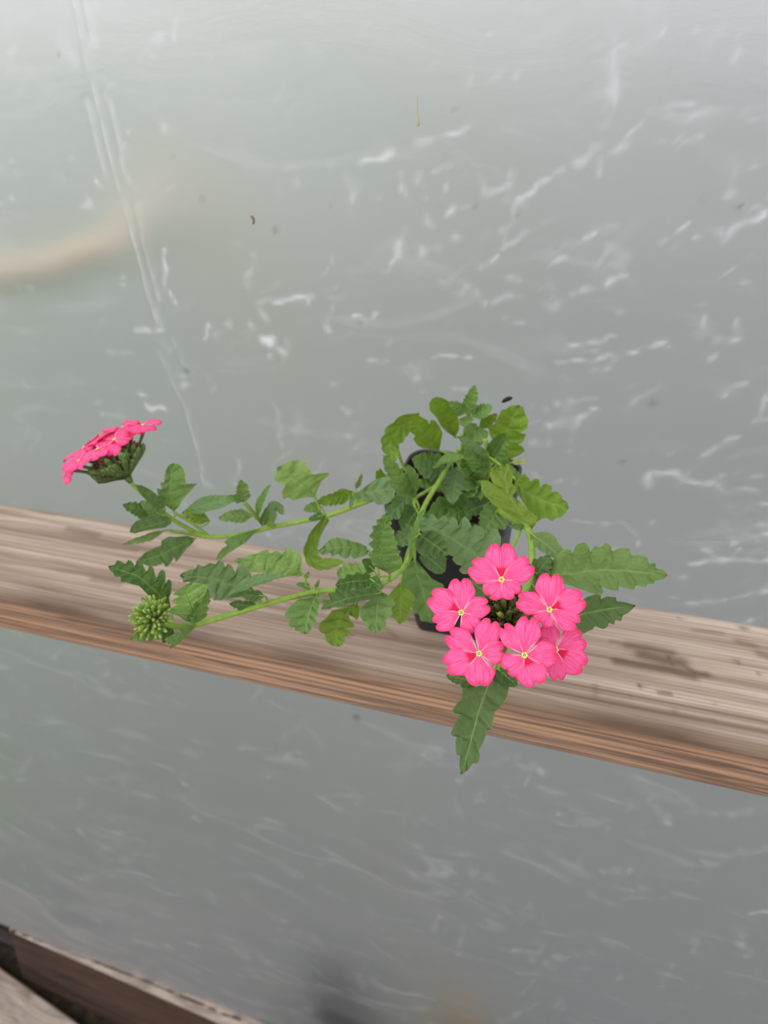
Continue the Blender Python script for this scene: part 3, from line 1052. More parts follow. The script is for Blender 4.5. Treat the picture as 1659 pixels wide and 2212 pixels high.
def leaf_mesh(Bp, Tp, w, roll, fold, sag, bend, n, amp, base_w, wide, up=None, mid=None):
    """blade from base to tip; rows follow the side veins so that each ends in a tooth."""
    a = Tp - Bp
    Ln = np.linalg.norm(a)
    ah = a / Ln
    v = nrm(CAM - (Bp + Tp) / 2)
    s = nrm(np.cross(ah, v))
    nn = nrm(np.cross(s, ah))
    cr, sr = math.cos(roll), math.sin(roll)
    s, nn = s * cr + nn * sr, nn * cr - s * sr
    if mid is not None:
        curve = catmull([Bp] + mid + [Tp], 12)
        cum = np.concatenate([[0], np.cumsum([np.linalg.norm(curve[i + 1] - curve[i]) for i in range(len(curve) - 1)])])
        Ltot = cum[-1]
        cu = np.array(curve)
    rows_per = 8
    nr = n * rows_per + 1
    cols = [-1, -.93, -.8, -.62, -.42, -.22, -.08, 0, .08, .22, .42, .62, .8, .93, 1]
    V, vein, edge = [], [], []
    k = 0.28
    lob = [[random.uniform(.5, 1.25) for _ in range(n + 3)] for _ in range(2)]
    ph = random.uniform(-.15, .15)
    for i in range(nr):
        t = i / (nr - 1)
        for u in cols:
            au = abs(u)
            # row slides forward towards the edge, less near the tip
            tt = t + k * au * (1 - t) ** 0.8 * min(1, t * 6)
            # outline: tapering base, widest at `wide`, pointed-round tip
            x = min(max(tt, 0), 1)
            if x < wide:
                ww = base_w + (1 - base_w) * math.sin(math.pi / 2 * (x / wide)) ** 1.25
            else:
                z = (x - wide) / (1 - wide)
                ww = max(0.0, 1 - z ** 2.1) ** 0.72
            fr = (t * n + ph + 0.16 * math.sin(t * 9 + ph * 30 + (1.3 if u > 0 else 0))) % 1.0
            saw = max(0.0, math.sin(math.pi * fr ** 1.25)) ** 0.55                 # round teeth that lean towards the tip
            li = int(t * n + ph + 0.16 * math.sin(t * 9 + ph * 30 + (1.3 if u > 0 else 0)) + 1)
            tooth = 1 - amp * lob[1 if u > 0 else 0][min(max(li, 0), n + 2)] * (1 - saw) * min(1, t * 4) * (0.45 + 0.55 * min(1, (1 - t) * 4))
            side = 1 + 0.06 * math.sin(9 * t + (2 if u > 0 else 0))
            lat = u * ww * w / 2 * (1 if au < .5 else 1 + (tooth - 1) * ((au - .5) / .5) ** 1.2) * side
            if t >= 1:
                lat = 0
            # puckered between the veins, keel at the midrib
            q = fr - 0.57
            puck = -math.exp(-(q / 0.16) ** 2) * (1 - au ** 4) * min(1, au * 4)
            h = 0.075 * w * puck + fold * au ** 1.2 * w / 2 * ww
            h -= 0.03 * w * math.exp(-(u / .1) ** 2)
            h += 0.05 * w * au ** 2 * math.sin(6.283 * t * 1.7 + ph * 20 + (1.5 if u > 0 else 0))
            if mid is None:
                p = Bp + ah * (Ln * tt) + s * (bend * Ln * 4 * tt * (1 - tt)) + nn * (sag * Ln * 4 * tt * (1 - tt))
                P_ = p + s * lat + nn * h
            else:
                l = x * Ltot
                j = min(max(np.searchsorted(cum, l) - 1, 0), len(cu) - 2)
                f_ = (l - cum[j]) / max(cum[j + 1] - cum[j], 1e-9)
                p = cu[j] + (cu[j + 1] - cu[j]) * f_
                tg = nrm(cu[min(j + 2, len(cu) - 1)] - cu[max(j - 1, 0)])
                vv = nrm(CAM - p)
                s1 = nrm(np.cross(tg, vv))
                n1 = nrm(np.cross(s1, tg))
                s2, n2 = s1 * cr + n1 * sr, n1 * cr - s1 * sr
                P_ = p + s2 * lat + n2 * h
            V.append(P_)
            vein.append(max(math.exp(-(u / .035) ** 2), 0.28 * math.exp(-(q / 0.06) ** 2) * (1 if au > .02 else 0)))
            edge.append(1.0 if au > .98 else 0.0)
    return V, grid_faces(nr, len(cols)), vein, edge


LEAVES = []


def leaf(b, t, w, db, dt, c='m', roll=None, fold=None, sag=None, bend=0.0, n=None, amp=0.36, bw=0.12, wide=0.36, mid=None, pet=True):
    Bp, Tp = at(b[0], b[1], db), at(t[0], t[1], dt)
    Lpx = math.hypot(b[0] - t[0], b[1] - t[1])
    dm = (db + dt) / 2
    if roll is None:
        roll = random.uniform(-22, 22)
    if fold is None:
        fold = random.uniform(0.08, 0.30)
    if sag is None:
        sag = random.uniform(0.01, 0.07)
    if n is None:
        n = 4 if Lpx < 60 else (5 if Lpx < 130 else 6)
    wr = w * dm / FPX / max(math.cos(math.radians(roll)), .38) * 1.08
    md = None if mid is None else [at(*m_) for m_ in mid]
    V, F, vein, edge = leaf_mesh(Bp, Tp, wr, math.radians(roll), fold, sag, bend, n, amp, bw, wide, None, md)
    o = part('leaf', V, F, M_LEAF, attrs={'vein': vein, 'edge': edge})
    col = COL[c]
    j = random.uniform(.9, 1.1)
    o.color = (col[0] * j, col[1] * random.uniform(.94, 1.06), col[2] * j, 1)
    # leaf stalk to the closest point of a stem
    if pet:
        dd = np.linalg.norm(SP - Bp, axis=1)
        kk = int(np.argmin(dd))
        if dd[kk] < 0.045:
            S = SP[kk]
            ax = nrm(Tp - Bp) if md is None else nrm(md[0] - Bp)
            into = Bp + ax * 0.004
            m_ = (S + Bp) / 2 - ax * 0.15 * dd[kk]
            pth = catmull([S, m_, Bp, into], 5)
            r = max(0.00045, min(0.0011, wr * 0.045))
            v, f = tube(pth, list(np.linspace(r * 1.2, r * .7, len(pth))), 7, 0.0)
            part('leaf_stalk', v, f, M_STEM, o)
    # raised midrib on both faces
    nc = 15
    rib = [np.asarray(V[i * nc + 7]) for i in range(0, len(V) // nc, 2)]
    if len(rib) > 3:
        r = max(0.00014, wr * 0.010)
        v, f = tube(rib, list(np.linspace(r * 1.6, r * .4, len(rib))), 5)
        g = part('midrib', v, f, M_RIB, o)
    LEAVES.append(o)
    return o


# crown above the pot
leaf((1011, 897), (1027, 832), 31, .42, .405, 'm', 15, .25)
leaf((906, 903), (852, 998), 44, .445, .43, 'y', 25, .1, mid=[(868, 920, .44), (842, 958, .435)], bw=.5, wide=.5, pet=True)
leaf((1003, 892), (970, 868), 28, .42, .41, 'm')
leaf((1020, 899), (1063, 880), 32, .42, .41, 'm', wide=.55)
leaf((1009, 897), (1003, 922), 30, .42, .405, 'm', wide=.5)
leaf((1036, 924), (1074, 894), 24, .425, .42, 'y')
leaf((1040, 960), (1010, 915), 40, .42, .425, 'm')
leaf((1046, 955), (1030, 925), 34, .415, .42, 'm')
leaf((1064, 1000), (1098, 950), 44, .41, .40, 'm', 20)
leaf((1053, 1018), (1002, 970), 36, .405, .39, 'm', 25)
leaf((1075, 1000), (1112, 1024), 26, .41, .405, 'm')
leaf((1104, 1000), (1140, 996), 13, .425, .425, 'p', 10)
leaf((1090, 1015), (1125, 1030), 22, .425, .43, 'm')
leaf((896, 1075), (829, 984), 42, .40, .38, 'm', 15, .3, amp=.35)
leaf((894, 1072), (880, 1003), 30, .40, .385, 'm', -30, .3, amp=.4)
leaf((892, 1062), (832, 1122), 50, .43, .415, 'g', 12, .15)
leaf((832, 1026), (811, 1032), 32, .44, .43, 'y')
leaf((955, 1008), (891, 990), 52, .445, .43, 'm', 5, .1)
leaf((960, 1030), (895, 1005), 46, .44, .425, 'g')
leaf((965, 1040), (905, 1050), 44, .44, .43, 'm')
leaf((936, 1010), (1008, 989), 22, .425, .40, 'm', 50, .3)
leaf((1046, 1030), (1000, 990), 40, .42, .40, 'm')
for a, b_ in (((1030, 1040), (998, 1012)), ((1030, 1045), (1002, 1058)), ((1035, 1050), (1040, 1078)), ((1028, 1038), (1042, 1006)), ((1022, 1042), (1020, 1075))):
    leaf(a, b_, 32, .415, .40, 'm', fold=.35, amp=.4)
leaf((992, 1010), (975, 1088), 54, .43, .405, 'g', -10, .15)
leaf((975, 1020), (955, 1060), 42, .435, .42, 'm')
leaf((1134, 1138), (1099, 1136), 15, .36, .355, 'm')
leaf((1078, 1096), (1042, 1156), 62, .41, .40, 'm', 10, .15)
leaf((1015, 1072), (918, 1114), 58, .43, .41, 'm', 12, .15)
leaf((1020, 1090), (960, 1122), 46, .42, .41, 'm')
leaf((1060, 1085), (1000, 1110), 50, .42, .405, 'k')
leaf((905, 1095), (868, 1150), 56, .425, .41, 'k', 12)
leaf((905, 1150), (850, 1175), 46, .40, .39, 'g')
leaf((884, 1208), (919, 1100), 15, .355, .335, 'm', 62, .2, bend=-.03)
leaf((808, 1233), (783, 1208), 26, .35, .345, 'k')
leaf((806, 1245), (728, 1238), 56, .375, .38, 'l', 10, .1, wide=.5)
leaf((800, 1250), (828, 1272), 26, .34, .335, 'k')
leaf((866, 1258), (865, 1348), 52, .39, .395, 'y', 8)
# along the upper trailing stem
leaf((764, 1063), (682, 1086), 30, .435, .43, 'y', 30)
leaf((693, 1094), (656, 1102), 24, .43, .425, 'm')
leaf((706, 1118), (742, 1214), 30, .43, .41, 'y', 35, .2, mid=[(676, 1160, .425), (670, 1200, .42), (695, 1220, .415)], bw=.5, wide=.6, n=6)
leaf((769, 1056), (782, 1023), 11, .43, .42, 'm')
leaf((764, 1064), (756, 1098), 13, .425, .42, 'm')
leaf((527, 1084), (522, 1036), 31, .415, .405, 'm', 5)
leaf((524, 1082), (490, 1073), 16, .415, .41, 'm')
leaf((556, 1118), (585, 1046), 15, .425, .42, 'm', 25, bend=-.06)
leaf((546, 1114), (472, 1120), 29, .425, .42, 'm')
leaf((567, 1136), (576, 1097), 19, .425, .415, 'k')
leaf((586, 1132), (612, 1112), 26, .432, .43, 'g', mid=[(586, 1105, .43), (598, 1092, .43)], bw=.4)
leaf((701, 1112), (666, 1123), 15, .428, .425, 'k')
leaf((452, 1124), (393, 1107), 28, .428, .42, 'y', -20)
leaf((398, 1104), (518, 1074), 32, .425, .42, 'g', 25, .2, n=6, amp=.12, pet=False)
leaf((330, 1110), (265, 1090), 32, .425, .415, 'd')
leaf((347, 1112), (303, 1082), 25, .42, .415, 'm')
leaf((356, 1146), (265, 1176), 16, .42, .415, 'm', 30)
# lower trailing stem
leaf((494, 1282), (613, 1244), 24, .338, .335, 'g', 48, .25, n=7, bend=-.05, pet=False)
leaf((571, 1287), (520, 1284), 24, .34, .336, 'd', 30)
leaf((555, 1309), (495, 1303), 24, .345, .34, 'k')
leaf((660, 1250), (668, 1234), 10, .35, .345, 'm')
leaf((682, 1270), (690, 1252), 9, .35, .345, 'm')
leaf((670, 1268), (640, 1262), 14, .352, .35, 'm')
leaf((412, 1350), (446, 1270), 34, .334, .318, 'm', -35, .2)
leaf((362, 1356), (280, 1381), 30, .33, .32, 'm', 10, .2)
leaf((372, 1358), (350, 1388), 26, .332, .325, 'k')
# front flower stem
leaf((1146, 1152), (1222, 1212), 40, .345, .33, 'm', 25, amp=.10)
leaf((1142, 1265), (1190, 1200), 48, .325, .315, 'd', 10, .2)
leaf((1150, 1235), (1196, 1212), 40, .325, .318, 'd')
leaf((1145, 1255), (1180, 1300), 46, .32, .31, 'd')
leaf((1110, 1330), (1010, 1248), 66, .30, .295, 'd', 8)
leaf((1036, 1474), (964, 1459), 34, .286, .282, 'd', 6)
leaf((1078, 1446), (1116, 1482), 38, .284, .28, 'k', 6, amp=.12)
# the large leaves, each with its own outline: base, tip, one edge, the other edge, midrib points
def chaikin(p):
    o = [p[0]]
    for a, b in zip(p[:-1], p[1:]):
        o += [a * .88 + b * .12, a * .12 + b * .88]
    return o + [p[-1]]


def sampler(p, crisp=0.0):
    p = np.array(chaikin([np.array(q, float) for q in p]))
    if crisp:                                   # deepen the notches between the teeth a little
        c = np.concatenate([[0], np.cumsum(np.linalg.norm(np.diff(p, axis=0), axis=1))])
        c /= c[-1]
        g = np.linspace(0, 1, 241)
        p = np.stack([np.interp(g, c, p[:, 0]), np.interp(g, c, p[:, 1])], -1)
        ext = np.concatenate([np.repeat(p[:1], 14, 0), p, np.repeat(p[-1:], 14, 0)])
        sm = np.stack([np.convolve(ext[:, k], np.ones(29) / 29, 'valid') for k in (0, 1)], -1)
        wgt = (np.clip(np.minimum(g, 1 - g) * 8, 0, 1) * crisp)[:, None]
        p = p + (p - sm) * wgt
    c = np.concatenate([[0], np.cumsum(np.linalg.norm(np.diff(p, axis=0), axis=1))])
    c /= c[-1]
    return lambda t: np.array([np.interp(t, c, p[:, 0]), np.interp(t, c, p[:, 1])])


def shaped_leaf(view, b, t, ea, eb, db, dt, c='m', fold=.15, tilt=0.0, sag=.03, mid=(), n=6, pet=True, rug=1.0):
    ox, oy, sc_ = view
    cv = lambda q: (ox + q[0] / sc_, oy + q[1] / sc_)
    b, t = cv(b), cv(t)
    fa, fb, fm = sampler([b] + [cv(q) for q in ea] + [t], .7), sampler([b] + [cv(q) for q in eb] + [t], .7), sampler([b] + [cv(q) for q in mid] + [t])
    cols = [-1, -.93, -.8, -.62, -.42, -.22, -.08, 0, .08, .22, .42, .62, .8, .93, 1]
    nr = 96
    V, vein, edge = [], [], []
    Lpx = math.hypot(t[0] - b[0], t[1] - b[1])
    wid = max(np.linalg.norm(fa(.5) - fb(.5)), 8)
    ph = random.uniform(0, 1)
    tt = math.tan(math.radians(tilt))
    for i in range(nr):
        s_ = i / (nr - 1)
        A_, B_, M_ = fa(s_), fb(s_), fm(s_)
        for u in cols:
            E_ = A_ if u < 0 else B_
            q = M_ + (E_ - M_) * abs(u)
            lat = np.linalg.norm(E_ - M_) * u
            d0 = db + (dt - db) * s_
            fr = (s_ * n + ph - abs(u) * .55) % 1.0
            x = fr - .5
            puck = -math.exp(-(x / .15) ** 2) * min(1, abs(u) * 4) * (1 - abs(u) ** 5)
            h = fold * abs(lat) ** 1.1 + tt * lat + sag * Lpx * 4 * s_ * (1 - s_) + 0.085 * wid * puck * rug
            h -= 0.025 * wid * math.exp(-(u / .1) ** 2)
            h += 0.05 * wid * u * u * math.sin(9 * s_ + ph * 9 + (1.5 if u > 0 else 0))
            V.append(at(q[0], q[1], d0 - h * d0 / FPX))
            vein.append(max(math.exp(-(u / .035) ** 2), .30 * math.exp(-(x / .06) ** 2) * (1 if abs(u) > .02 else 0)))
            edge.append(1.0 if abs(u) > .98 else 0.0)
    o = part('leaf', V, grid_faces(nr, 15), M_LEAF, attrs={'vein': vein, 'edge': edge})
    col = COL[c]
    j = random.uniform(.93, 1.07)
    o.color = (col[0] * j, col[1] * random.uniform(.96, 1.04), col[2] * j, 1)
    rib = [V[i * 15 + 7] for i in range(0, nr, 3)]
    wr = wid * db / FPX
    v, f = tube(rib, list(np.linspace(max(.0003, wr * .016), .00008, len(rib))), 5)
    part('midrib', v, f, M_RIB, o)
    if pet:
        Bp = V[7]
        dd = np.linalg.norm(SP - Bp, axis=1)
        kk = int(np.argmin(dd))
        if dd[kk] < .06:
            ax = nrm(V[15 * 12 + 7] - Bp)
            pth = catmull([SP[kk], (SP[kk] + Bp) / 2 - ax * .12 * dd[kk], Bp, V[15 * 5 + 7]], 5)
            r = max(.0005, min(.0011, wr * .04))
            v, f = tube(pth, list(np.linspace(r * 1.25, r * .7, len(pth))), 7)
            part('leaf_stalk', v, f, M_STEM, o)
    return o


c1, c2, c3, c4, c5 = (780, 800, 3.456), (100, 860, 4.608), (440, 960, 3.77), (200, 1160, 3.77), (580, 1080, 3.77)
c7, c8, c9, c10, c11 = (900, 1380, 4.88), (1060, 1100, 3.95), (800, 820, 8.295), (960, 900, 5.925), (850, 1040, 6.636)
shaped_leaf(c7, (850, 320), (470, 1432),
            [(800, 380), (720, 480), (560, 520), (490, 530), (462, 640), (430, 670), (388, 750), (400, 780), (450, 790), (400, 900), (370, 990), (385, 1020),
             (425, 1020), (410, 1070), (415, 1180), (425, 1215), (450, 1215), (455, 1350), (460, 1420)],
            [(880, 360), (900, 440), (960, 460), (972, 500), (955, 600), (900, 700), (850, 755), (835, 760), (800, 880), (790, 950), (750, 970), (720, 1050),
             (680, 1140), (662, 1180), (668, 1220), (650, 1290), (625, 1310), (600, 1310), (540, 1380), (490, 1420)],
            .285, .272, 'd', .12, -4, .03, [(750, 490), (640, 820), (560, 1130)], 5)
shaped_leaf(c8, (430, 560), (1510, 566),
            [(500, 480), (560, 400), (630, 345), (685, 350), (690, 372), (740, 305), (800, 292), (838, 320), (845, 352), (900, 315), (930, 322), (980, 294), (1020, 310),
             (1035, 346), (1100, 334), (1180, 338), (1200, 385), (1280, 393), (1340, 420), (1350, 457), (1400, 463), (1415, 502), (1480, 520)],
            [(560, 620), (700, 660), (790, 690), (850, 715), (930, 724), (954, 700), (930, 660), (1010, 685), (1085, 694), (1090, 665), (1140, 675), (1220, 684), (1240, 655),
             (1320, 662), (1340, 640), (1390, 634), (1400, 612), (1470, 597)],
            .320, .300, 'm', .10, 4, .03, [(680, 560), (900, 525), (1150, 525)], 6)
shaped_leaf(c8, (560, 960), (1240, 820),
            [(650, 840), (770, 780), (830, 745), (900, 725), (935, 735), (935, 762), (1000, 745), (1065, 755), (1075, 782), (1150, 795)],
            [(600, 1010), (700, 1060), (790, 1060), (870, 1025), (890, 1005), (960, 1020), (1000, 1000), (1010, 975), (1050, 982), (1065, 952), (1110, 950), (1130, 910), (1180, 880)],
            .300, .290, 'd', .22, -6, .03, [(800, 890), (1000, 850)], 5)
shaped_leaf(c5, (985, 605), (968, 106),
            [(900, 560), (850, 530), (828, 480), (816, 440), (850, 402), (818, 360), (848, 322), (823, 295), (850, 252), (848, 215), (880, 202), (882, 165), (915, 150), (930, 120)],
            [(1030, 580), (1070, 560), (1092, 520), (1082, 470), (1055, 450), (1072, 420), (1050, 400), (1040, 372), (1047, 340), (1020, 302), (1022, 250), (990, 222), (1002, 190), (985, 152), (987, 125)],
            .344, .318, 'm', .22, 4, .05, [(930, 500), (915, 340)], 8, rug=1.5)
shaped_leaf(c5, (818, 412), (406, 412),
            [(790, 375), (740, 350), (690, 340), (640, 320), (560, 306), (510, 315), (480, 340), (455, 360), (440, 385)],
            [(805, 445), (760, 465), (700, 480), (670, 457), (640, 477), (600, 472), (570, 442), (520, 457), (500, 432), (450, 447), (420, 437)],
            .350, .342, 'm', .1, 12, .06, [(640, 385), (520, 395)], 6, rug=1.4)
shaped_leaf(c5, (838, 655), (543, 692),
            [(825, 610), (800, 583), (770, 605), (720, 588), (690, 610), (640, 603), (620, 640), (580, 640)],
            [(850, 690), (800, 715), (740, 742), (680, 722), (650, 747), (600, 727), (560, 717)], .342, .335, 'k', .3, -8, .03, [(700, 660)], 6, rug=1.5)
shaped_leaf(c5, (908, 757), (428, 890),
            [(860, 700), (800, 720), (700, 735), (600, 713), (550, 718), (540, 747), (490, 763), (500, 802), (455, 820)],
            [(890, 800), (840, 812), (760, 822), (700, 842), (640, 847), (600, 872), (540, 872), (500, 888), (460, 892)], .348, .340, 'd', .1, 10, .04, [(700, 790), (560, 830)], 7)
shaped_leaf(c5, (895, 738), (872, 1084),
            [(850, 800), (790, 840), (750, 880), (743, 940), (765, 982), (790, 1002), (800, 1042), (840, 1077)],
            [(950, 760), (1010, 800), (1030, 850), (1000, 882), (1007, 930), (960, 972), (957, 1022), (920, 1062)], .354, .348, 'm', .1, 4, .04, [], 4)
shaped_leaf(c5, (722, 838), (575, 1194),
            [(600, 880), (520, 900), (470, 960), (420, 1000), (406, 1050), (430, 1082), (455, 1092), (470, 1152), (520, 1187)],
            [(740, 880), (737, 940), (720, 972), (670, 940), (655, 905), (660, 960), (692, 1010), (692, 1035), (640, 1042), (672, 1082), (650, 1102), (625, 1107), (620, 1152), (595, 1182)],
            .364, .355, 'y', .1, -6, .04, [(590, 960), (540, 1080)], 5)
shaped_leaf(c5, (396, 763), (298, 1092),
            [(330, 790), (240, 810), (170, 870), (133, 930), (138, 965), (175, 967), (163, 1010), (180, 1037), (210, 1032), (220, 1062), (250, 1067), (265, 1087)],
            [(440, 790), (420, 840), (400, 900), (407, 930), (385, 962), (392, 990), (360, 1022), (347, 1060), (325, 1087)], .350, .341, 'm', .12, 5, .04, [(340, 900)], 5)
shaped_leaf(c5, (1190, 478), (1330, 1002),
            [(1110, 560), (1080, 640), (1090, 720), (1130, 760), (1120, 830), (1170, 860), (1180, 920), (1220, 932), (1240, 982)],
            [(1260, 560), (1330, 640), (1420, 690), (1442, 750), (1420, 850), (1400, 940), (1360, 992)], .400, .405, 'm', .1, -6, .03, [(1240, 700)], 5)
shaped_leaf(c4, (640, 605), (126, 237),
            [(625, 500), (640, 450), (642, 380), (620, 348), (600, 372), (590, 300), (570, 278), (545, 295), (535, 342), (510, 300), (490, 258), (465, 248), (445, 282), (400, 215), (375, 196),
             (360, 215), (355, 247), (320, 205), (290, 193), (280, 217), (220, 197), (195, 198), (195, 222)],
            [(570, 580), (480, 500), (400, 420), (375, 400), (330, 387), (280, 372), (235, 367), (225, 330), (185, 322), (165, 290), (140, 270)], .336, .322, 'k', .12, 4, .04, [(540, 470), (380, 320)], 7, rug=1.4)
shaped_leaf(c4, (1312, 440), (710, 316),
            [(1290, 380), (1290, 300), (1270, 270), (1240, 223), (1215, 208), (1190, 230), (1170, 292), (1130, 235), (1100, 223), (1085, 242), (1060, 205), (1030, 193), (1000, 217), (960, 213), (900, 237),
             (860, 228), (840, 257), (780, 270), (730, 290)],
            [(1290, 470), (1200, 490), (1100, 502), (1040, 517), (988, 512), (1000, 480), (940, 465), (880, 420), (830, 380), (780, 367), (740, 367), (730, 340)], .352, .345, 'g', .08, -4, .03, [(1190, 420), (1000, 340)], 6)
shaped_leaf(c3, (805, 1062), (243, 944),
            [(800, 990), (797, 920), (770, 878), (730, 875), (700, 843), (670, 850), (650, 892), (600, 870), (540, 882), (520, 858), (470, 870), (420, 892), (380, 895), (330, 920), (270, 930)],
            [(780, 1075), (700, 1072), (620, 1092), (560, 1097), (478, 1087), (480, 1060), (510, 1045), (440, 1042), (390, 1040), (330, 1000), (290, 975)], .360, .355, 'l', .1, 4, .03, [(730, 1020), (560, 960)], 6)
shaped_leaf(c3, (908, 432), (598, 190),
            [(850, 430), (790, 440), (730, 457), (690, 432), (650, 442), (638, 390), (660, 342), (630, 322), (580, 290), (570, 250), (592, 220)],
            [(920, 380), (960, 300), (1012, 250), (1012, 235), (960, 235), (890, 242), (870, 210), (840, 180), (832, 150), (780, 128), (700, 135), (650, 155)], .425, .410, 'l', .1, -4, .04, [(850, 350), (740, 270)], 4)
shaped_leaf(c3, (442, 690), (104, 932), [(340, 715), (230, 748), (195, 770), (170, 795), (190, 820), (150, 850), (112, 900)],
            [(400, 740), (340, 800), (260, 850), (200, 890), (140, 937)], .433, .420, 'm', .12, -8, .03, [(270, 800)], 5)
shaped_leaf(c3, (1230, 410), (1567, 352), [(1320, 340), (1390, 290), (1470, 263), (1540, 285)], [(1290, 450), (1370, 455), (1420, 492), (1500, 482), (1550, 440)], .430, .425, 'g', .1, 5, .03, [], 4)
shaped_leaf(c2, (1270, 1125), (1265, 648), [(1170, 1060), (1110, 960), (1103, 905), (1150, 910), (1138, 850), (1175, 830), (1180, 770), (1192, 720), (1220, 668)],
            [(1320, 1080), (1360, 1010), (1440, 920), (1498, 853), (1440, 853), (1400, 872), (1382, 800), (1382, 760), (1360, 700), (1320, 660)], .426, .410, 'm', .15, 6, .03, [(1230, 950), (1230, 780)], 5)
shaped_leaf(c2, (1485, 1398), (888, 1632), [(1400, 1370), (1300, 1380), (1220, 1378), (1150, 1420), (1140, 1462), (1060, 1500), (980, 1540), (930, 1590)],
            [(1450, 1450), (1400, 1500), (1350, 1560), (1320, 1600), (1290, 1627), (1280, 1590), (1220, 1660), (1190, 1677), (1185, 1640), (1090, 1672), (1030, 1677), (960, 1652)], .430, .415, 'd', .1, -6, .03, [(1300, 1480), (1100, 1580)], 5)
shaped_leaf(c2, (1255, 1208), (828, 1332), [(1200, 1175), (1100, 1163), (1000, 1180), (900, 1220), (850, 1270)], [(1240, 1250), (1180, 1290), (1080, 1302), (980, 1322), (880, 1347)], .420, .405, 'd', .1, 4, .03, [], 5)
shaped_leaf(c2, (1182, 1102), (883, 863), [(1180, 1040), (1100, 960), (1050, 920), (1000, 893), (950, 868)], [(1130, 1100), (1060, 1072), (1000, 1022), (950, 972), (910, 912)], .420, .405, 'd', .15, 4, .03, [], 5)
shaped_leaf(c11, (1340, 1300), (338, 558),
            [(1500, 1000), (1530, 900), (1532, 800), (1480, 708), (1410, 688), (1340, 740), (1300, 792), (1290, 700), (1210, 640), (1160, 618), (1130, 642), (1090, 580), (1030, 528), (990, 545), (960, 600),
             (940, 642), (900, 560), (850, 528), (810, 540), (800, 582), (750, 510), (700, 503), (680, 562), (640, 540), (570, 488), (520, 478), (500, 512), (440, 508), (390, 518)],
            [(1200, 1330), (1000, 1322), (948, 1270), (980, 1220), (900, 1182), (848, 1120), (850, 1080), (780, 1042), (700, 960), (600, 900), (500, 820), (420, 740), (360, 650)],
            .370, .360, 'g', .08, -4, .03, [(1150, 1030), (900, 870), (650, 700)], 6)
shaped_leaf(c11, (370, 758), (787, 1062), [(420, 718), (540, 698), (640, 720), (680, 762), (740, 788), (740, 832), (792, 880), (775, 952), (792, 1000)],
            [(330, 850), (318, 960), (360, 1022), (420, 1062), (480, 1072), (520, 1042), (560, 1082), (610, 1087), (630, 1052), (690, 1082), (740, 1072)], .355, .345, 'd', .15, 8, .05, [(560, 890)], 5, rug=1.5)
shaped_leaf(c11, (400, 1005), (742, 1292), [(560, 1060), (700, 1058), (762, 1100), (755, 1180), (752, 1230)], [(370, 1100), (420, 1180), (500, 1262), (600, 1322), (680, 1328)], .372, .366, 'd', .1, 5, .03, [], 4)
shaped_leaf(c10, (1112, 1452), (772, 608),
            [(1000, 1380), (880, 1300), (760, 1210), (640, 1130), (520, 1010), (478, 930), (483, 830), (560, 828), (630, 870), (640, 892), (600, 800), (588, 740), (608, 660), (650, 643), (690, 682), (700, 630), (740, 608)],
            [(1165, 1380), (1182, 1290), (1130, 1230), (1060, 1180), (980, 1090), (900, 1042), (880, 1010), (912, 950), (900, 890), (872, 850), (872, 760), (832, 650), (820, 608)],
            .366, .374, 'y', .12, 14, .03, [(960, 1200), (800, 950)], 5)
shaped_leaf(c10, (882, 778), (1592, 1172),
            [(920, 790), (960, 743), (1030, 738), (1090, 800), (1100, 822), (1160, 798), (1210, 808), (1230, 882), (1290, 858), (1370, 888), (1380, 952), (1450, 968), (1500, 1008), (1510, 1052), (1572, 1100)],
            [(900, 900), (950, 1010), (1060, 1180), (1140, 1272), (1180, 1342), (1240, 1312), (1300, 1302), (1380, 1332), (1430, 1302), (1490, 1292), (1552, 1230)], .388, .374, 'y', .08, -6, .03, [(1010, 960), (1250, 1080)], 6)
shaped_leaf(c1, (1090, 662), (1177, 260), [(1040, 600), (1000, 560), (960, 480), (948, 420), (990, 402), (1020, 350), (1050, 298), (1080, 290), (1120, 263)],
            [(1130, 657), (1190, 627), (1220, 600), (1200, 567), (1180, 557), (1215, 522), (1227, 480), (1190, 472), (1240, 432), (1249, 370), (1225, 320), (1210, 273)], .425, .405, 'y', .12, -8, .04, [(1080, 480)], 5)
shaped_leaf(c1, (702, 502), (558, 198), [(640, 460), (600, 420), (560, 350), (513, 300), (508, 250), (530, 213)], [(732, 440), (727, 360), (690, 280), (650, 228), (600, 203)], .435, .410, 'y', .35, -10, .04, [(640, 370)], 4)
shaped_leaf(c9, (1230, 1265), (638, 798), [(1100, 1250), (950, 1232), (860, 1192), (800, 1122), (773, 1060), (800, 1012), (770, 982), (700, 922), (650, 852)],
            [(1260, 1150), (1292, 960), (1240, 832), (1160, 738), (1090, 728), (1065, 802), (1020, 730), (950, 688), (850, 638), (760, 638), (690, 718)], .435, .410, 'y', .15, 8, .04, [(1100, 1050), (880, 870)], 4)
shaped_leaf(c1, (932, 692), (713, 490), [(962, 620), (910, 578), (860, 538), (790, 498)], [(890, 682), (830, 622), (768, 592), (758, 550)], .400, .382, 'g', .15, 6, .03, [], 5)
shaped_leaf(c1, (960, 672), (1082, 466), [(933, 600), (950, 548), (1000, 498), (1040, 473)], [(1000, 652), (1040, 602), (1052, 550), (1082, 510)], .400, .378, 'k', .3, -6, .03, [], 5)
shaped_leaf(c4, (832, 737), (800, 370), [(790, 720), (700, 642), (640, 622), (608, 605), (680, 550), (648, 520), (700, 482), (658, 468), (700, 430), (750, 393)],
            [(840, 650), (870, 570), (900, 500), (932, 430), (937, 388), (880, 378)], .333, .312, 'l', .2, 8, .05, [(805, 570), (750, 440)], 5, rug=1.3)
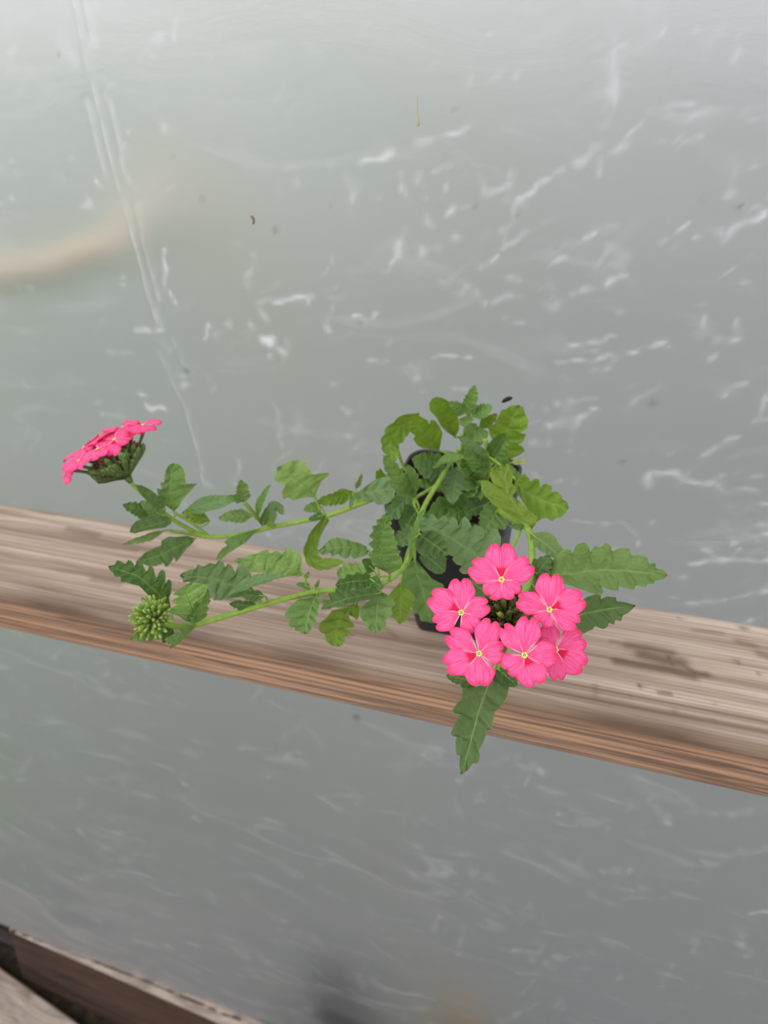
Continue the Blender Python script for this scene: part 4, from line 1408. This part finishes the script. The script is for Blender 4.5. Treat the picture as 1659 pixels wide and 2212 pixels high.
shaped_leaf(c4, (837, 730), (623, 914), [(750, 720), (690, 742), (720, 762), (640, 800), (593, 830), (600, 862), (640, 872)], [(800, 772), (740, 832), (680, 882)], .333, .318, 'm', .2, -8, .04, [], 4)
# stalk that carries the hanging leaf
v, f = tube(catmull([at(1098, 1335, .273), at(1090, 1400, .282), at(1076, 1446, .285)], 6), .0009, 8)
part('stem', v, f, M_STEM)


# ------------------------------------------------------------------ florets
def petal_mesh(Cn, tip, w, nrm_, curl, cup, lift, notch=0.11):
    a = tip - Cn
    Ln = np.linalg.norm(a)
    ah = a / Ln
    s = nrm(np.cross(nrm_, ah))
    n_ = nrm(np.cross(ah, s))
    nr, cols = 14, np.sign(np.linspace(-1, 1, 17)) * np.abs(np.linspace(-1, 1, 17)) ** 1.15
    V, al, ac = [], [], []
    ju = random.uniform(0, 6.28)
    for i in range(nr):
        t = i / (nr - 1)
        for u in cols:
            au = abs(u)
            e = 1.02 + 0.03 * (1 - (2 * au - 1) ** 2) - 0.30 * au ** 3.4 - notch * math.exp(-(u / .11) ** 2)
            x = Ln * (0.07 + 0.93 * (t * (1 - .0) * (e * t + (1 - t))))
            p = 0.14 + 0.86 * math.sin(math.pi / 2 * min(1, t * 1.35)) ** 1.15
            p *= 1 - 0.10 * max(0, t - .75) * 4 * au ** 2
            lat = u * p * w / 2
            h = lift + cup * Ln * math.sin(math.pi * t * .8) - curl * Ln * t ** 2.2 - 0.06 * w * au ** 2 * t
            h += 0.018 * w * math.sin(u * 5 + ju) * t
            V.append(Cn + ah * x + s * lat + n_ * h)
            al.append(t)
            ac.append(u)
    return V, grid_faces(nr, len(cols)), al, ac


def add_floret(Cn, n_, tips, widths, spot, base, size, lay=0.0, curl=0.10):
    """the throat is the floret's own mesh; petals, tube and calyx are its parts."""
    u = nrm(np.cross(n_, [0.3, 0.9, 0.1]))
    v = np.cross(n_, u)
    R = size * 0.066
    V, F, mi = [], [], []
    prof_ = [(1.25, -.1, 0), (1.35, .55, 0), (1.0, .75, 0), (0.62, .55, 0), (0.5, .1, 1), (0.32, -.2, 1), (0.0, -.35, 1)]
    ns_ = 10
    for r, h, _ in prof_:
        for k in range(ns_):
            a = 6.2832 * k / ns_
            rr_ = r * (1 + .14 * math.cos(5 * a)) if r > .9 else r
            V.append(Cn + (u * math.cos(a) + v * math.sin(a)) * R * rr_ + n_ * (R * h + lay))
    for i in range(len(prof_) - 1):
        for k in range(ns_):
            a, b = i * ns_ + k, i * ns_ + (k + 1) % ns_
            F.append((a, b, b + ns_, a + ns_))
            mi.append(prof_[i][2])
    # little pale anther knobs in the mouth
    for k in range(3):
        c = Cn + (u * math.cos(k * 2.1) + v * math.sin(k * 2.1)) * R * .3 + n_ * (R * .25 + lay)
        v2, f2 = tube([c - n_ * R * .3, c, c + n_ * R * .2], [R * .16, R * .2, R * .08], 6)
        o_ = len(V)
        V += v2
        F += [tuple(i + o_ for i in q) for q in f2]
        mi += [2] * len(f2)
    fo = part('floret', V, F, [M_EYE, M_PIT, M_PALE], matidx=mi)
    for k, (tp, w) in enumerate(zip(tips, widths)):
        V, F, al, ac = petal_mesh(Cn, tp, w, n_, curl * random.uniform(.6, 1.3), 0.05, lay + 0.00012 * k - .0001)
        part('petal', V, F, M_PETAL, fo, attrs={'along': al, 'across': ac, 'spot': [1.0 if k == spot else 0.0] * len(V)})
    mid_ = Cn - n_ * size * .35
    cv = catmull([Cn - n_ * size * .02 + n_ * lay, mid_, base + (mid_ - base) * .4], 6)
    v2, f2 = tube(cv, list(np.linspace(R * .95, R * .7, len(cv))), 8)
    part('corolla_tube', v2, f2, M_EYE, fo)
    cv = catmull([base + (mid_ - base) * 1.08, base + (mid_ - base) * .5, base], 6)
    v2, f2 = tube(cv, list(np.linspace(R * 1.25, R * .8, len(cv))), 8, 0.06)
    part('calyx', v2, f2, M_CALYX, fo)
    return fo


def cp(x, y):       # pixels measured on an enlargement of the front cluster
    return 880 + x / 3.95, 1120 + y / 3.95


HEADC = (840, 850)
FL = [
    # centre, petals (tip x, tip y, width), crimson petal, depth
    ((462, 803), [(450, 520, 215), (200, 660, 215), (238, 905, 175), (690, 735, 165), (580, 950, 170)], 1, .262),
    ((1265, 1118), [(1185, 915, 150), (1500, 1015, 215), (1505, 1270, 220), (1285, 1375, 150), (1090, 1080, 140)], 2, .2655),
    ((805, 522), [(792, 222, 245), (1052, 385, 205), (545, 400, 205), (690, 662, 175), (925, 655, 175)], 0, .263),
    ((1212, 778), [(1225, 480, 225), (1500, 680, 215), (1450, 905, 185), (1135, 900, 180), (945, 690, 175)], 1, .259),
    ((612, 1152), [(352, 985, 195), (722, 875, 190), (330, 1262, 215), (617, 1420, 230), (822, 1130, 195)], 2, .257),
    ((1000, 1165), [(815, 925, 155), (1040, 850, 200), (1268, 1165, 205), (1100, 1415, 235), (845, 1300, 195)], 3, .252),
]
head_base = at(1096, 1336, .280)
for ci, pets, spot, dep in FL:
    c = cp(*ci)
    Cn = at(c[0], c[1], dep)
    vdir = nrm(CAM - Cn)
    hc = cp(*HEADC)
    outw = at(c[0], c[1], .26) - at(hc[0], hc[1], .26)
    n_ = nrm(vdir + 9.0 * outw)
    tips = []
    for x_, y_, w in pets:
        q = cp(x_, y_)
        r = ray(*q)
        r = r / np.linalg.norm(r)
        tt = ((Cn - CAM) @ n_) / (r @ n_)
        tips.append(CAM + r * tt)
    ws = [w / 3.95 * dep / FPX * 1.19 for _, _, w in pets]
    add_floret(Cn, n_, tips, ws, spot, head_base, 0.0125, 0.0, 0.05)


def bud_cluster(base, axis_, rad, count, lmin, lmax, rb, mats, spread, name_mat, rec=.4, blunt=.12):
    """receptacle mesh with one child per bud."""
    ax = nrm(axis_)
    u = nrm(np.cross(ax, [0.2, 0.3, 0.9]))
    v = np.cross(ax, u)
    v2, f2 = tube([base - ax * rad * .3, base, base + ax * rad * .5, base + ax * rad * .9], [rb * .8, rad * rec * .8, rad * rec, rad * rec * .3], 10)
    head = part('flower_head', v2, f2, name_mat)
    ga = math.pi * (3 - math.sqrt(5))
    for k in range(count):
        t = (k + .5) / count
        th = spread * math.sqrt(t)
        ph = k * ga
        dr = nrm(ax * math.cos(th) + (u * math.cos(ph) + v * math.sin(ph)) * math.sin(th) + rng.normal(size=3) * .05)
        ln = random.uniform(lmin, lmax) * (1 - .1 * t)
        st = base + ax * rad * .25 + dr * rad * .25
        side = nrm(np.cross(dr, rng.normal(size=3)))
        pth = [st, st + dr * ln * .35, st + dr * ln * .7 + side * ln * .03, st + dr * ln * .9 + side * ln * .04, st + dr * ln + side * ln * .02]
        v2, f2 = tube(pth, [rb * .6, rb * .8, rb, rb * (.8 + blunt * .3), rb * blunt], 7, 0.08)
        m_ = random.choices(mats[0], mats[1])[0]
        V, F = list(v2), list(f2)
        mi = [0] * len(F)
        # calyx teeth and glandular hair around the tip
        for q in range(26):
            t_ = random.uniform(.3, 1.0)
            a = random.uniform(0, 6.28)
            s1 = nrm(np.cross(dr, [0.3, 0.1, .9]))
            s2 = np.cross(dr, s1)
            o1 = s1 * math.cos(a) + s2 * math.sin(a)
            p = st + dr * ln * t_ + o1 * rb * .85 * (1 if t_ < .9 else .5)
            e = p + (o1 + dr * .5) * rb * random.uniform(.5, 1.3)
            w_ = np.cross(o1, dr) * rb * .035
            o_ = len(V)
            V += [p + w_, p - w_, e]
            F.append((o_, o_ + 1, o_ + 2))
            mi.append(1)
        part('bud', V, F, [m_, M_HAIR], head, matidx=mi)
    return head


vd = nrm(CAM - head_base)
h1 = bud_cluster(head_base, vd, 0.006, 46, 0.0135, 0.0185, 0.0011, ([M_BUD, M_BUDTIP, M_CALYX, M_BUDPINK], [6, 2, 3, .8]), 0.95, M_CALYX)
h1['label'] = 'dark hairy unopened buds in the middle of the pink cluster'

# young green bud head at the end of the lower stem
bb = at(338, 1340, .328)
bt = at(300, 1316, .312)
h2 = bud_cluster(bb, nrm(bt - bb), 0.006, 80, 0.0070, 0.0105, 0.00078, ([M_YBUD, M_BUDTIP, M_CALYX], [5, 3, 1]), 1.3, M_YBUD, .75, .5)
h2['label'] = 'young green bud head covered in pale hair'

# left flower head, seen from the side
lb = at(279, 1036, .418)
lc = at(227, 952, .413)
axl = nrm(lc - lb + nrm(CAM - lc) * 0.0055)
ul = nrm(at(330, 905, .415) - at(140, 1025, .415))
ul = nrm(ul - axl * (ul @ axl))
vl = np.cross(axl, ul)
if vl @ (CAM - lc) < 0:
    vl = -vl
Rh = np.linalg.norm(lc - lb)
SPOTS = [(-.95, .30, -.18), (-.62, .62, -.06), (-.55, -.15, .06), (-.12, .55, .0), (.0, -.1, .10), (.30, .45, .02), (.62, .10, .02), (1.0, .2, -.02),
         (-.8, -.5, -.1), (.4, -.6, .0), (-.2, -.75, 0.02)]
for a, b_, h_ in SPOTS:
    Cn = lc + ul * a * 0.0225 + vl * b_ * 0.021 + axl * (h_ * 0.018)
    n_ = nrm(axl + ul * a * .42 + vl * b_ * .45 + rng.normal(size=3) * .13)
    e1 = nrm(np.cross(n_, rng.normal(size=3)))
    e2 = np.cross(n_, e1)
    tips, ws = [], []
    a0 = random.uniform(0, 6.28)
    for k in range(5):
        aa = a0 + k * 1.2566 + random.uniform(-.1, .1)
        ln = 0.0098 * random.uniform(.92, 1.08)
        tips.append(Cn + (e1 * math.cos(aa) + e2 * math.sin(aa)) * ln + n_ * random.uniform(-.0032, .0022))
        ws.append(0.0102 * random.uniform(.9, 1.1))
    add_floret(Cn, n_, tips, ws, random.randrange(5), lb + axl * .001, 0.0115, 0.0, 0.12)
h3 = bud_cluster(lb, axl, 0.006, 80, 0.0165, 0.0225, 0.0017, ([M_CALYX, M_BUD, M_BUDPINK], [6, 3, .3]), 1.0, M_CALYX)
h3['label'] = 'green calyx cone under the side-on pink flower head'
